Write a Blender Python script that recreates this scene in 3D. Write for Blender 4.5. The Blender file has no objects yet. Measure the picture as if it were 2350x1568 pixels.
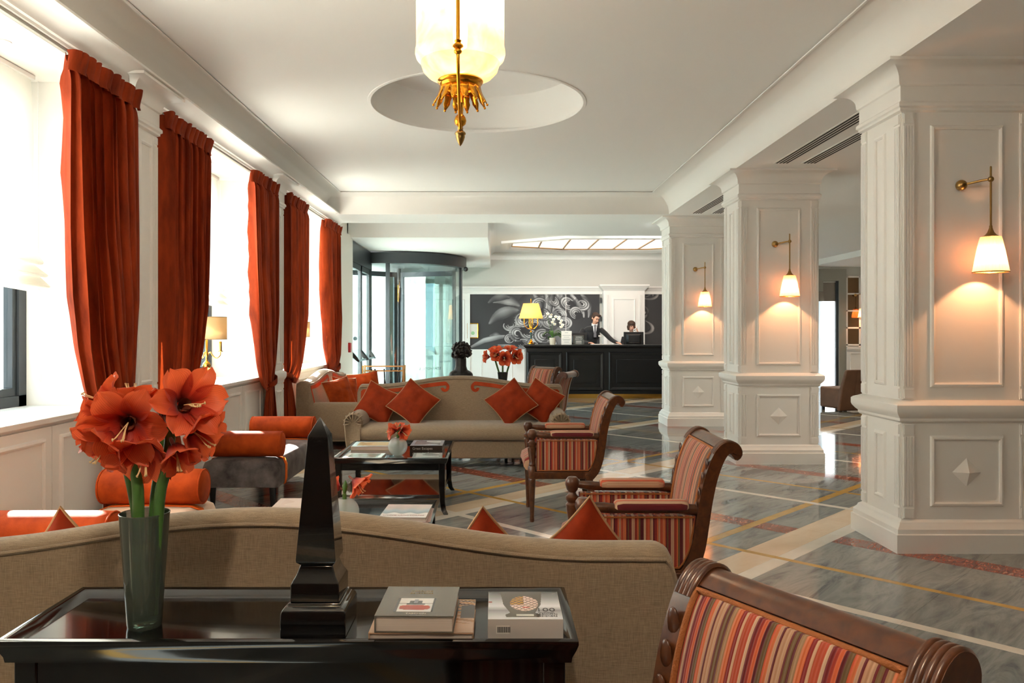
import bpy, bmesh, math, random
import numpy as np
from mathutils import Vector, Matrix, noise as mnoise

random.seed(7)
S = bpy.context.scene
COL = S.collection
PI = math.pi

# ---------------------------------------------------------------- camera
cam_d = bpy.data.cameras.new('camera')
cam_d.sensor_width = 36.0
cam_d.lens = 36.0 * 1800 / 2350
cam_d.shift_x = 35 / 2350
cam_d.shift_y = -22 / 2350
cam_d.clip_start = 0.05
cam_d.clip_end = 300
cam = bpy.data.objects.new('camera', cam_d)
cam.location = (0, 0, 1.4)
cam.rotation_euler = (PI / 2, 0, 0)
COL.objects.link(cam)
S.camera = cam

# ---------------------------------------------------------------- world, sun, exposure
W = bpy.data.worlds.new('sky')
S.world = W
W.use_nodes = True
wn = W.node_tree.nodes
wn.clear()
wo = wn.new('ShaderNodeOutputWorld')
wb = wn.new('ShaderNodeBackground')
wb.inputs['Color'].default_value = (0.70, 0.86, 1.0, 1)
wb.inputs['Strength'].default_value = 5.5
W.node_tree.links.new(wb.outputs[0], wo.inputs[0])

sun_d = bpy.data.lights.new('sun', 'SUN')
sun_d.energy = 58.0
sun_d.angle = math.radians(0.6)
sun_d.color = (1.0, 0.97, 0.93)
sun = bpy.data.objects.new('sun', sun_d)
sun_dir = Vector((0.66, -0.72, -0.47)).normalized()     # direction the light travels
sun.rotation_euler = sun_dir.to_track_quat('-Z', 'Y').to_euler()
sun.location = (-12, 22, 9)
COL.objects.link(sun)

S.view_settings.view_transform = 'Standard'
S.view_settings.look = 'None'
S.view_settings.gamma = 1.0
S.view_settings.use_curve_mapping = False
S.view_settings.exposure = 1.33
S.cycles.max_bounces = 10
S.cycles.diffuse_bounces = 5
S.cycles.glossy_bounces = 4
S.cycles.transmission_bounces = 6
S.cycles.transparent_max_bounces = 12
S.cycles.caustics_reflective = False
S.cycles.caustics_refractive = False
S.cycles.sample_clamp_indirect = 6.0
try:
    S.cycles.use_denoising = True
    S.cycles.denoiser = 'OPENIMAGEDENOISE'
except Exception:
    pass

# ---------------------------------------------------------------- helpers
def lin(r, g, b):
    def f(c):
        c /= 255.0
        return c / 12.92 if c <= 0.04045 else ((c + 0.055) / 1.055) ** 2.4
    return (f(r), f(g), f(b), 1.0)

class MB:
    """collects shapes; build() links them as one mesh object"""
    def __init__(s, M=None):
        s.v = []; s.f = []; s.m = []; s.M = M or Matrix(); s.mi = 0
    def add(s, vs, fs):
        o = len(s.v); M = s.M
        s.v.extend([tuple(M @ Vector(p)) for p in vs])
        s.f.extend([tuple(i + o for i in f) for f in fs])
        s.m.extend([s.mi] * len(fs))
        return s
    def box(s, x0, x1, y0, y1, z0, z1):
        v = [(x0,y0,z0),(x1,y0,z0),(x1,y1,z0),(x0,y1,z0),(x0,y0,z1),(x1,y0,z1),(x1,y1,z1),(x0,y1,z1)]
        return s.add(v, [(3,2,1,0),(4,5,6,7),(0,1,5,4),(1,2,6,5),(2,3,7,6),(3,0,4,7)])
    def obox(s, c, size, R=None):
        R = R or Matrix.Identity(3)
        hx, hy, hz = size[0]/2, size[1]/2, size[2]/2
        v = [tuple(Vector(c) + R @ Vector(p)) for p in [(-hx,-hy,-hz),(hx,-hy,-hz),(hx,hy,-hz),(-hx,hy,-hz),(-hx,-hy,hz),(hx,-hy,hz),(hx,hy,hz),(-hx,hy,hz)]]
        return s.add(v, [(3,2,1,0),(4,5,6,7),(0,1,5,4),(1,2,6,5),(2,3,7,6),(3,0,4,7)])
    def loft(s, rings, cap=True, closed=True):
        n = len(rings[0]); v = []; f = []
        for r in rings: v.extend(r)
        for i in range(len(rings) - 1):
            for j in range(n if closed else n - 1):
                k = (j + 1) % n
                f.append((i*n + j, i*n + k, (i+1)*n + k, (i+1)*n + j))
        if cap and closed:
            f.append(tuple(range(n - 1, -1, -1)))
            f.append(tuple((len(rings)-1)*n + j for j in range(n)))
        return s.add(v, f)
    def lathe(s, prof, c=(0,0,0), seg=24, cap=True, a0=0.0, a1=2*PI):
        full = abs(a1 - a0 - 2*PI) < 1e-6
        n = seg if full else seg + 1
        rings = []
        for r, z in prof:
            rings.append([(c[0] + r*math.cos(a0 + (a1-a0)*j/seg), c[1] + r*math.sin(a0 + (a1-a0)*j/seg), c[2] + z) for j in range(n)])
        return s.loft(rings, cap and full, full)
    def tube(s, pts, r, seg=8, cap=True, closed=False, flat=1.0):
        pts = [Vector(p) for p in pts]; n = len(pts)
        rs = r if isinstance(r, (list, tuple)) else [r]*n
        T = []
        for i in range(n):
            if closed: t = pts[(i+1) % n] - pts[i-1]
            else: t = pts[min(i+1, n-1)] - pts[max(i-1, 0)]
            T.append(t.normalized() if t.length > 1e-9 else Vector((0,0,1)))
        up = Vector((0,0,1)) if abs(T[0].z) < 0.9 else Vector((1,0,0))
        a = T[0].cross(up).normalized(); rings = []
        for i in range(n):
            a = (a - T[i]*a.dot(T[i])); a = a.normalized() if a.length > 1e-6 else T[i].orthogonal().normalized()
            b = T[i].cross(a)
            rings.append([tuple(pts[i] + (a*math.cos(2*PI*j/seg) + b*math.sin(2*PI*j/seg)*flat)*rs[i]) for j in range(seg)])
        if closed: rings.append(rings[0])
        return s.loft(rings, cap and not closed)
    def ell(s, c, r, R=None, seg=16, rin=10):
        R = R or Matrix.Identity(3); v = []; f = []
        if not isinstance(r, (list, tuple)): r = (r, r, r)
        v.append(tuple(Vector(c) + R @ Vector((0,0,-r[2]))))
        for i in range(1, rin):
            ph = -PI/2 + PI*i/rin
            for j in range(seg):
                th = 2*PI*j/seg
                v.append(tuple(Vector(c) + R @ Vector((r[0]*math.cos(ph)*math.cos(th), r[1]*math.cos(ph)*math.sin(th), r[2]*math.sin(ph)))))
        v.append(tuple(Vector(c) + R @ Vector((0,0,r[2])))); t = len(v) - 1
        for j in range(seg):
            k = (j+1) % seg
            f.append((0, 1+k, 1+j)); f.append((t, 1+(rin-2)*seg+j, 1+(rin-2)*seg+k))
            for i in range(rin-2):
                f.append((1+i*seg+j, 1+i*seg+k, 1+(i+1)*seg+k, 1+(i+1)*seg+j))
        return s.add(v, f)
    def grid(s, fn, nu, nv, close_u=False):
        v = [tuple(fn(i/nu, j/nv)) for j in range(nv+1) for i in range(nu if close_u else nu+1)]
        w = nu if close_u else nu+1; f = []
        for j in range(nv):
            for i in range(nu):
                k = (i+1) % w if close_u else i+1
                f.append((j*w+i, j*w+k, (j+1)*w+k, (j+1)*w+i))
        return s.add(v, f)
    def prism(s, poly, a0, a1, axis='y'):
        """2-D polygon extruded along an axis: y -> poly is (x,z); x -> (y,z); z -> (x,y)"""
        def p(q, a):
            return (q[0], a, q[1]) if axis == 'y' else ((a, q[0], q[1]) if axis == 'x' else (q[0], q[1], a))
        n = len(poly)
        v = [p(q, a0) for q in poly] + [p(q, a1) for q in poly]
        f = [tuple(range(n)), tuple(range(2*n-1, n-1, -1))] + [(i, n+i, n+(i+1) % n, (i+1) % n) for i in range(n)]
        return s.add(v, f)
    def rects(s, rings, cap=True):
        """loft of axis-aligned rectangles: (cx, cy, hx, hy, z)"""
        return s.loft([[(cx-hx,cy-hy,z),(cx+hx,cy-hy,z),(cx+hx,cy+hy,z),(cx-hx,cy+hy,z)] for cx,cy,hx,hy,z in rings], cap)
    def rframe(s, o, u, w, n, hw, hh, prof):
        """rectangular moulding on a face: o centre, u/w in-plane axes, n normal; prof = (outset, height) loop"""
        o, u, w, n = Vector(o), Vector(u), Vector(w), Vector(n)
        rings = []
        for d, h in prof + [prof[0]]:
            rings.append([tuple(o + u*sx*(hw+d) + w*sy*(hh+d) + n*h) for sx, sy in ((-1,-1),(1,-1),(1,1),(-1,1))])
        return s.loft(rings, False)
    def build(s, name, mat, parent=None, smooth=None, bevel=0, seg=2, subsurf=0, solid=0):
        me = bpy.data.meshes.new(name)
        me.from_pydata(s.v, [], s.f)
        for mm in (mat if isinstance(mat, (list, tuple)) else [mat]): me.materials.append(mm)
        if isinstance(mat, (list, tuple)): me.polygons.foreach_set('material_index', s.m)
        bm = bmesh.new(); bm.from_mesh(me)
        bmesh.ops.recalc_face_normals(bm, faces=bm.faces)
        bm.to_mesh(me); bm.free()
        if smooth is not None:
            me.shade_smooth()
            if smooth < 180: me.set_sharp_from_angle(angle=math.radians(smooth))
        me.update()
        o = bpy.data.objects.new(name, me); COL.objects.link(o)
        if parent: o.parent = parent
        if solid:
            md = o.modifiers.new('solid', 'SOLIDIFY'); md.thickness = solid; md.offset = 0
        if bevel:
            md = o.modifiers.new('bevel', 'BEVEL'); md.width = bevel; md.segments = seg; md.limit_method = 'ANGLE'; md.angle_limit = math.radians(40)
            if smooth is None:
                me.shade_smooth(); me.set_sharp_from_angle(angle=math.radians(35))
        if subsurf:
            md = o.modifiers.new('sub', 'SUBSURF'); md.levels = subsurf; md.render_levels = subsurf
        return o

def tag(o, label=None, cat=None, group=None, kind=None):
    if label: o['label'] = label
    if cat: o['category'] = cat
    if group: o['group'] = group
    if kind: o['kind'] = kind
    return o
def thing(name, label, cat, loc=(0,0,0), rz=0, group=None):
    o = bpy.data.objects.new(name, None); o.empty_display_size = 0.1
    COL.objects.link(o); o.location = loc; o.rotation_euler = (0, 0, rz)
    return tag(o, label, cat, group)
def struct(name, mb, mat, **k):
    return tag(mb.build(name, mat, **k), kind='structure')
def sroot(name, label=None):
    o = bpy.data.objects.new(name, None); COL.objects.link(o); o['kind'] = 'structure'
    if label: o['label'] = label
    return o
def dup(root, loc, rz=None, label=None, group=None):
    def cp(o, par):
        c = o.copy(); COL.objects.link(c); c.parent = par
        for ch in o.children: cp(ch, c)
        return c
    r = cp(root, None); r.location = loc
    if rz is not None: r.rotation_euler = (0, 0, rz)
    if label: r['label'] = label
    if group: r['group'] = group
    return r
def sm(t): return t*t*(3-2*t)
def clamp(x, a=0.0, b=1.0): return max(a, min(b, x))
def interp(x, xs, ys): return float(np.interp(x, xs, ys))
def catmull(pts, n=8, closed=False):
    P = [Vector(p) for p in pts]; out = []; m = len(P)
    rng = m if closed else m-1
    for i in range(rng):
        if closed: p0,p1,p2,p3 = P[i-1],P[i],P[(i+1)%m],P[(i+2)%m]
        else: p0,p1,p2,p3 = P[max(i-1,0)],P[i],P[i+1],P[min(i+2,m-1)]
        for k in range(n):
            t = k/n
            out.append(0.5*((2*p1)+(p2-p0)*t+(2*p0-5*p1+4*p2-p3)*t*t+(3*p1-p0-3*p2+p3)*t**3))
    if not closed: out.append(P[-1])
    return out
def evaluated(o):
    """freeze an object's modifiers into its mesh"""
    dg = bpy.context.evaluated_depsgraph_get(); dg.update()
    me = bpy.data.meshes.new_from_object(o.evaluated_get(dg))
    o.modifiers.clear(); old = o.data; o.data = me
    return o

# ---------------------------------------------------------------- materials
def newmat(name):
    m = bpy.data.materials.new(name); m.use_nodes = True
    nt = m.node_tree; nt.nodes.clear()
    out = nt.nodes.new('ShaderNodeOutputMaterial')
    b = nt.nodes.new('ShaderNodeBsdfPrincipled')
    nt.links.new(b.outputs[0], out.inputs[0])
    return m, nt, b, out
def N(nt, t, **k):
    n = nt.nodes.new('ShaderNode' + t)
    for a, v in k.items():
        if a in n.inputs: n.inputs[a].default_value = v
        else: setattr(n, a, v)
    return n
def ramp(nt, fac, stops, interp='LINEAR'):
    r = nt.nodes.new('ShaderNodeValToRGB'); cr = r.color_ramp; cr.interpolation = interp
    while len(cr.elements) > 1: cr.elements.remove(cr.elements[-1])
    cr.elements[0].position = stops[0][0]; cr.elements[0].color = stops[0][1]
    for p, c in stops[1:]:
        e = cr.elements.new(p); e.color = c
    nt.links.new(fac, r.inputs[0]); return r
def coords(nt, scale=(1,1,1), rot=(0,0,0), kind='Object'):
    tc = N(nt, 'TexCoord'); mp = N(nt, 'Mapping')
    mp.inputs['Scale'].default_value = scale; mp.inputs['Rotation'].default_value = rot
    nt.links.new(tc.outputs[kind], mp.inputs[0]); return mp
def bump(nt, b, h, strength=0.3, dist=0.01):
    n = N(nt, 'Bump'); n.inputs['Strength'].default_value = strength; n.inputs['Distance'].default_value = dist
    nt.links.new(h, n.inputs['Height']); nt.links.new(n.outputs[0], b.inputs['Normal']); return n
def simple(name, col, rough=0.5, metal=0.0, spec=0.5, coat=0.0, var=0.0, vscale=6.0, bmp=0.0, bscale=60.0, sheen=0.0):
    m, nt, b, out = newmat(name)
    b.inputs['Base Color'].default_value = col
    b.inputs['Roughness'].default_value = rough; b.inputs['Metallic'].default_value = metal
    b.inputs['Specular IOR Level'].default_value = spec
    b.inputs['Coat Weight'].default_value = coat
    if sheen: b.inputs['Sheen Weight'].default_value = sheen
    if var:
        mp = coords(nt); n = N(nt, 'TexNoise'); n.inputs['Scale'].default_value = vscale; n.inputs['Detail'].default_value = 4
        nt.links.new(mp.outputs[0], n.inputs[0])
        c = np.array(col[:3])
        r = ramp(nt, n.outputs[0], [(0.3, tuple(c*(1-var))+(1,)), (0.7, tuple(np.minimum(c*(1+var), 1))+(1,))])
        nt.links.new(r.outputs[0], b.inputs['Base Color'])
    if bmp:
        mp = coords(nt); n = N(nt, 'TexNoise'); n.inputs['Scale'].default_value = bscale; n.inputs['Detail'].default_value = 3
        nt.links.new(mp.outputs[0], n.inputs[0]); bump(nt, b, n.outputs[0], bmp, 0.004)
    return m
def emit(name, col, strength):
    m = bpy.data.materials.new(name); m.use_nodes = True; nt = m.node_tree; nt.nodes.clear()
    out = N(nt, 'OutputMaterial'); e = N(nt, 'Emission'); e.inputs[0].default_value = col; e.inputs[1].default_value = strength
    nt.links.new(e.outputs[0], out.inputs[0]); return m
def velvet(name, dark, light, sheen=0.8, trans=0.0, streak=(1,1,1)):
    m, nt, b, out = newmat(name)
    mp = coords(nt, streak); n = N(nt, 'TexNoise'); n.inputs['Scale'].default_value = 7; n.inputs['Detail'].default_value = 5; n.inputs['Roughness'].default_value = 0.6
    nt.links.new(mp.outputs[0], n.inputs[0])
    r = ramp(nt, n.outputs[0], [(0.32, dark), (0.68, light)])
    nt.links.new(r.outputs[0], b.inputs['Base Color'])
    b.inputs['Roughness'].default_value = 0.75; b.inputs['Specular IOR Level'].default_value = 0.15
    b.inputs['Sheen Weight'].default_value = sheen; b.inputs['Sheen Roughness'].default_value = 0.35
    b.inputs['Sheen Tint'].default_value = tuple(min(1, c*2.2) for c in light[:3]) + (1,)
    n2 = N(nt, 'TexNoise'); n2.inputs['Scale'].default_value = 220; nt.links.new(mp.outputs[0], n2.inputs[0])
    bump(nt, b, n2.outputs[0], 0.15, 0.003)
    if trans:
        t = N(nt, 'BsdfTranslucent'); nt.links.new(r.outputs[0], t.inputs[0])
        mx = N(nt, 'MixShader'); mx.inputs[0].default_value = trans
        nt.links.new(b.outputs[0], mx.inputs[1]); nt.links.new(t.outputs[0], mx.inputs[2]); nt.links.new(mx.outputs[0], out.inputs[0])
    return m
def linen(name, dark, light):
    m, nt, b, out = newmat(name)
    mp = coords(nt)
    acc = None
    for sc in ((16, 16, 240), (240, 240, 16)):
        q = N(nt, 'Mapping'); q.inputs['Scale'].default_value = sc; nt.links.new(mp.outputs[0], q.inputs[0])
        n = N(nt, 'TexNoise'); n.inputs['Scale'].default_value = 2.2; n.inputs['Detail'].default_value = 3; nt.links.new(q.outputs[0], n.inputs[0])
        if acc is None: acc = n.outputs[0]
        else:
            a = N(nt, 'Math', operation='ADD'); nt.links.new(acc, a.inputs[0]); nt.links.new(n.outputs[0], a.inputs[1])
            h = N(nt, 'Math', operation='MULTIPLY'); h.inputs[1].default_value = 0.5; nt.links.new(a.outputs[0], h.inputs[0]); acc = h.outputs[0]
    r = ramp(nt, acc, [(0.34, dark), (0.66, light)])
    nt.links.new(r.outputs[0], b.inputs['Base Color'])
    b.inputs['Roughness'].default_value = 0.9; b.inputs['Specular IOR Level'].default_value = 0.1
    b.inputs['Sheen Weight'].default_value = 0.25
    bump(nt, b, acc, 0.35, 0.002)
    return m
STR = [(168,72,50),(178,138,112),(104,30,34),(190,98,58),(84,24,32),(176,138,110),(106,84,56),(186,100,62),(128,38,38),(190,156,128),(98,28,34),(184,88,54),(150,118,88),(90,28,34),(192,112,78),(140,50,40),(170,128,100),(96,74,48),(184,82,54),(86,24,32),(186,146,116),(164,70,46)]
def stripes(name, axis, period=0.17, seed=1, fade=0.0):
    m, nt, b, out = newmat(name)
    tc = N(nt, 'TexCoord'); sp = N(nt, 'SeparateXYZ'); nt.links.new(tc.outputs['Object'], sp.inputs[0])
    d = N(nt, 'Math', operation='DIVIDE'); d.inputs[1].default_value = period; nt.links.new(sp.outputs[axis], d.inputs[0])
    fr = N(nt, 'Math', operation='FRACT'); nt.links.new(d.outputs[0], fr.inputs[0])
    rnd = random.Random(seed); cols = STR[:]; rnd.shuffle(cols)
    pos = 0; st = []
    ws = [rnd.uniform(0.6, 1.4) for _ in cols]; tot = sum(ws)
    for c, w in zip(cols, ws):
        k = tuple((1-fade)*a + fade*b_ for a, b_ in zip(c, (205,120,90)))
        st.append((pos, lin(*k))); pos += w/tot
    r = ramp(nt, fr.outputs[0], st, 'CONSTANT')
    nt.links.new(r.outputs[0], b.inputs['Base Color'])
    b.inputs['Roughness'].default_value = 0.85; b.inputs['Specular IOR Level'].default_value = 0.15; b.inputs['Sheen Weight'].default_value = 0.3
    w = N(nt, 'Math', operation='SINE'); q = N(nt, 'Math', operation='MULTIPLY'); q.inputs[1].default_value = 2*PI*22
    nt.links.new(d.outputs[0], q.inputs[0]); nt.links.new(q.outputs[0], w.inputs[0]); bump(nt, b, w.outputs[0], 0.35, 0.002)
    return m
def glassmat(name, tint=(1,1,1,1), refl=0.10, rough=0.0):
    m = bpy.data.materials.new(name); m.use_nodes = True; nt = m.node_tree; nt.nodes.clear()
    out = N(nt, 'OutputMaterial'); t = N(nt, 'BsdfTransparent'); t.inputs[0].default_value = tint
    g = N(nt, 'BsdfGlossy'); g.inputs['Roughness'].default_value = rough
    lw = N(nt, 'LayerWeight'); lw.inputs[0].default_value = 0.25
    a = N(nt, 'Math', operation='MULTIPLY_ADD'); a.inputs[1].default_value = 0.32; a.inputs[2].default_value = refl
    nt.links.new(lw.outputs['Fresnel'], a.inputs[0])
    mx = N(nt, 'MixShader'); nt.links.new(a.outputs[0], mx.inputs[0])
    nt.links.new(t.outputs[0], mx.inputs[1]); nt.links.new(g.outputs[0], mx.inputs[2]); nt.links.new(mx.outputs[0], out.inputs[0])
    return m
def sheer(name, col, trans=0.5, em=None):
    m, nt, b, out = newmat(name)
    b.inputs['Base Color'].default_value = col; b.inputs['Roughness'].default_value = 0.9; b.inputs['Specular IOR Level'].default_value = 0.1
    t = N(nt, 'BsdfTranslucent'); t.inputs[0].default_value = col
    mx = N(nt, 'MixShader'); mx.inputs[0].default_value = trans
    nt.links.new(b.outputs[0], mx.inputs[1]); nt.links.new(t.outputs[0], mx.inputs[2])
    if em:
        b.inputs['Emission Color'].default_value = em[0]; b.inputs['Emission Strength'].default_value = em[1]
    nt.links.new(mx.outputs[0], out.inputs[0]); return m
def wood(name, dark, light, rough=0.25, coat=0.3, scale=(2, 14, 14)):
    m, nt, b, out = newmat(name)
    mp = coords(nt, scale); n = N(nt, 'TexNoise'); n.inputs['Scale'].default_value = 3; n.inputs['Detail'].default_value = 6; n.inputs['Distortion'].default_value = 0.6
    nt.links.new(mp.outputs[0], n.inputs[0])
    r = ramp(nt, n.outputs[0], [(0.3, dark), (0.7, light)]); nt.links.new(r.outputs[0], b.inputs['Base Color'])
    b.inputs['Roughness'].default_value = rough; b.inputs['Coat Weight'].default_value = coat; b.inputs['Coat Roughness'].default_value = 0.12
    return m
def marble(name, stops, scale=(1,1,1), rot=(0,0,PI/4), nscale=3.0, dist=1.2, rough=0.07):
    m, nt, b, out = newmat(name)
    m0 = coords(nt, (1,1,1), rot); mp = N(nt, 'Mapping'); mp.inputs['Scale'].default_value = scale; nt.links.new(m0.outputs[0], mp.inputs[0])
    n = N(nt, 'TexNoise'); n.inputs['Scale'].default_value = nscale; n.inputs['Detail'].default_value = 9; n.inputs['Roughness'].default_value = 0.65; n.inputs['Distortion'].default_value = dist
    nt.links.new(mp.outputs[0], n.inputs[0])
    r = ramp(nt, n.outputs[0], stops); nt.links.new(r.outputs[0], b.inputs['Base Color'])
    b.inputs['Roughness'].default_value = rough; b.inputs['Specular IOR Level'].default_value = 0.55
    return m
def colattr(name, rough=0.5, coat=0.0):
    m, nt, b, out = newmat(name)
    a = N(nt, 'VertexColor'); a.layer_name = 'Col'
    nt.links.new(a.outputs[0], b.inputs['Base Color']); b.inputs['Roughness'].default_value = rough; b.inputs['Coat Weight'].default_value = coat
    return m

WHITE = simple('paint_white', lin(236,234,230), 0.45, spec=0.35)
WHITEW = simple('paint_warm_white', lin(236,232,224), 0.5, spec=0.3)
CEIL = simple('ceiling_paint', lin(240,240,238), 0.6, spec=0.25)
GREYW = simple('wall_grey_paint', lin(196,196,190), 0.7, spec=0.2)
SILL = simple('sill_paint', lin(235,233,228), 0.3, spec=0.5)
BLACK = simple('black_lacquer', lin(11,10,10), 0.12, spec=0.45, coat=0.2)
BLACKS = simple('black_satin', lin(16,16,17), 0.35, spec=0.5)
COUNTER = simple('counter_black', lin(13,14,16), 0.32, spec=0.4)
BRASS = simple('brass', lin(196,150,72), 0.22, metal=1.0)
BRASSA = simple('aged_brass', lin(170,138,84), 0.32, metal=1.0)
GILT = simple('gilt_brass', lin(226,160,48), 0.25, metal=1.0)
CHROME = simple('chrome', lin(190,192,196), 0.18, metal=1.0)
ANTHR = simple('anthracite_metal', lin(66,70,74), 0.4, metal=0.6, spec=0.5)
VELVET = velvet('orange_velvet', lin(130,44,9), lin(176,68,16), sheen=0.3)
CURT = velvet('curtain_velvet', lin(98,30,10), lin(156,58,22), sheen=0.22, trans=0.12, streak=(1,1,0.25))
RUST = velvet('rust_velvet', lin(122,38,14), lin(150,52,20), sheen=0.35)
GREYV = velvet('grey_velvet', lin(52,46,46), lin(104,96,94), sheen=0.9)
BEIGEV = velvet('blush_velvet', lin(206,172,146), lin(226,196,172), sheen=0.3)
LINEN = linen('taupe_linen', lin(124,106,86), lin(160,140,116))
RIBBON = velvet('ribbon_velvet', lin(150,52,24), lin(184,72,36), sheen=0.4)
PIPING = simple('piping_cord', lin(178,140,100), 0.8)
MAHOG = wood('mahogany', lin(62,30,13), lin(92,50,23), rough=0.30, coat=0.08, scale=(12,12,12))
STRW = stripes('stripe_fabric_back', 1, 0.15, 3)
STRD = stripes('stripe_fabric_side', 0, 0.17, 5)
STRA = stripes('stripe_fabric_arm', 1, 0.12, 8)
GIMP = simple('gimp_braid', lin(150,84,32), 0.7, bmp=0.6, bscale=220)
GLASS = glassmat('window_glass', (0.96,0.99,0.98,1), 0.04)
DGLASS = glassmat('door_glass', (0.84,0.92,0.915,1), 0.06)
LEAF = simple('leaf_green', lin(64,104,44), 0.4, var=0.25, vscale=20)
STEM = simple('stem_green', lin(72,112,52), 0.35, var=0.2, vscale=14)
PAPER = simple('paper_white', lin(232,226,218), 0.8)
SKIN = simple('skin', lin(214,162,136), 0.5)
DARKV = simple('dark_void', lin(20,20,20), 0.8)
PRINT = colattr('printed_cover', 0.25, 0.3)
MURALM = colattr('mural_paint', 0.6)
FROST = glassmat('acrylic', (0.9,0.93,0.93,1), 0.12)

def paint_panel(name, w, h, fn, nx, ny, mat, parent, M=None):
    """flat printed sheet: colours from fn(X, Y) with X, Y arrays in metres from the lower left"""
    xs = np.linspace(0, w, nx+1); ys = np.linspace(0, h, ny+1)
    X, Y = np.meshgrid(xs, ys)
    C = np.clip(fn(X, Y), 0, 1)
    v = [(x, y, 0) for x, y in zip(X.ravel(), Y.ravel())]
    n = nx+1
    f = [(j*n+i, j*n+i+1, (j+1)*n+i+1, (j+1)*n+i) for j in range(ny) for i in range(nx)]
    me = bpy.data.meshes.new(name); me.from_pydata(v, [], f)
    if M is not None: me.transform(M)
    at = me.color_attributes.new('Col', 'FLOAT_COLOR', 'POINT')
    A = np.ones((len(v), 4), np.float32); A[:, :3] = C.reshape(-1, 3)
    at.data.foreach_set('color', A.ravel())
    me.materials.append(mat)
    o = bpy.data.objects.new(name, me); COL.objects.link(o)
    if parent: o.parent = parent
    return o
def text_mesh(name, body, size, mat, parent, M, sx=1.0):
    cu = bpy.data.curves.new(name, 'FONT'); cu.body = body; cu.size = size; cu.extrude = 0.0002; cu.align_x = 'CENTER'; cu.space_character = 1.02
    t = bpy.data.objects.new(name, cu); COL.objects.link(t)
    dg = bpy.context.evaluated_depsgraph_get(); dg.update()
    me = bpy.data.meshes.new_from_object(t.evaluated_get(dg))
    COL.objects.unlink(t); bpy.data.objects.remove(t)
    me.transform(M @ Matrix.Diagonal((sx, 1, 1, 1)))
    me.materials.clear(); me.materials.append(mat)
    o = bpy.data.objects.new(name, me); COL.objects.link(o); o.parent = parent
    return o
# ================================================================ STRUCTURE
HC = 3.39           # hall ceiling
HB = 3.11           # underside of beams and aisle ceiling
XR = 2.5            # cove line right
Y0, Y1 = -4.2, 11.4 # hall
YB = 19.4           # back wall
PILY = [-1.2, 2.12, 5.45, 8.78]          # pilaster centres on the window wall
NICHE = [(2.45, 5.12), (5.78, 8.45), (9.11, 12.2)]

# ---- floor: marble inlay laid at 45 degrees
GREYM = marble('grey_marble', [(0.28, lin(56,64,68)), (0.40, lin(112,118,120)), (0.56, lin(146,150,148)), (0.66, lin(118,124,126)), (0.78, lin(80,88,92))], (0.55, 3.0, 1), (0,0,-PI/4), 2.2, 1.3, 0.06)
BEIGEM = marble('beige_marble', [(0.3, lin(216,190,160)), (0.7, lin(232,212,186))], (0.6, 2, 1), (0,0,-PI/4), 2.0, 1.0, 0.06)
WHITEM = marble('white_marble', [(0.3, lin(222,214,200)), (0.7, lin(238,232,222))], (1,1,1), (0,0,0), 2.0, 1.0, 0.06)
REDM = marble('red_marble', [(0.35, lin(120,58,46)), (0.55, lin(150,78,60)), (0.68, lin(206,160,136))], (1,2.4,1), (0,0,-PI/4), 10.0, 2.0, 0.06)
YELM = marble('yellow_marble', [(0.3, lin(172,132,56)), (0.7, lin(204,164,84))], (1,1,1), (0,0,0), 6.0, 0.5, 0.06)
FMATS = {'g': GREYM, 'b': BEIGEM, 'w': WHITEM, 'r': REDM, 'y': YELM}
floor = struct('floor', MB().box(-3.3, 9.8, Y0-0.2, YB+0.2, -0.2, -0.012), simple('screed', lin(70,66,62), 0.9))
PU = 2.31
ucut = [('w', 4.015, 4.085), ('g', 4.085, 4.645), ('y', 4.645, 4.695), ('g', 4.695, 5.27), ('r', 5.27, 5.47), ('g', 5.47, 5.90), ('g', 5.90, 4.015+PU)]
vcut = [('w', 2.12, 2.22), ('b', 2.22, 2.43), ('g', 2.43, 2.68), ('y', 2.68, 2.75), ('g', 2.75, 3.60), ('g', 3.60, 2.12+PU)]
def clip(poly, inside, cut):
    out = []
    for i in range(len(poly)):
        a, b = poly[i-1], poly[i]
        if inside(b):
            if not inside(a): out.append(cut(a, b))
            out.append(b)
        elif inside(a): out.append(cut(a, b))
    return out
def clip_rect(poly, x0, x1, y0, y1):
    def cx(c): return lambda a, b: (c, a[1] + (b[1]-a[1])*(c-a[0])/(b[0]-a[0]))
    def cy(c): return lambda a, b: (a[0] + (b[0]-a[0])*(c-a[1])/(b[1]-a[1]), c)
    for ins, ct in ((lambda p: p[0] >= x0, cx(x0)), (lambda p: p[0] <= x1, cx(x1)), (lambda p: p[1] >= y0, cy(y0)), (lambda p: p[1] <= y1, cy(y1))):
        if poly: poly = clip(poly, ins, ct)
    return poly
s2 = 2**-0.5
pieces = []
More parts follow.
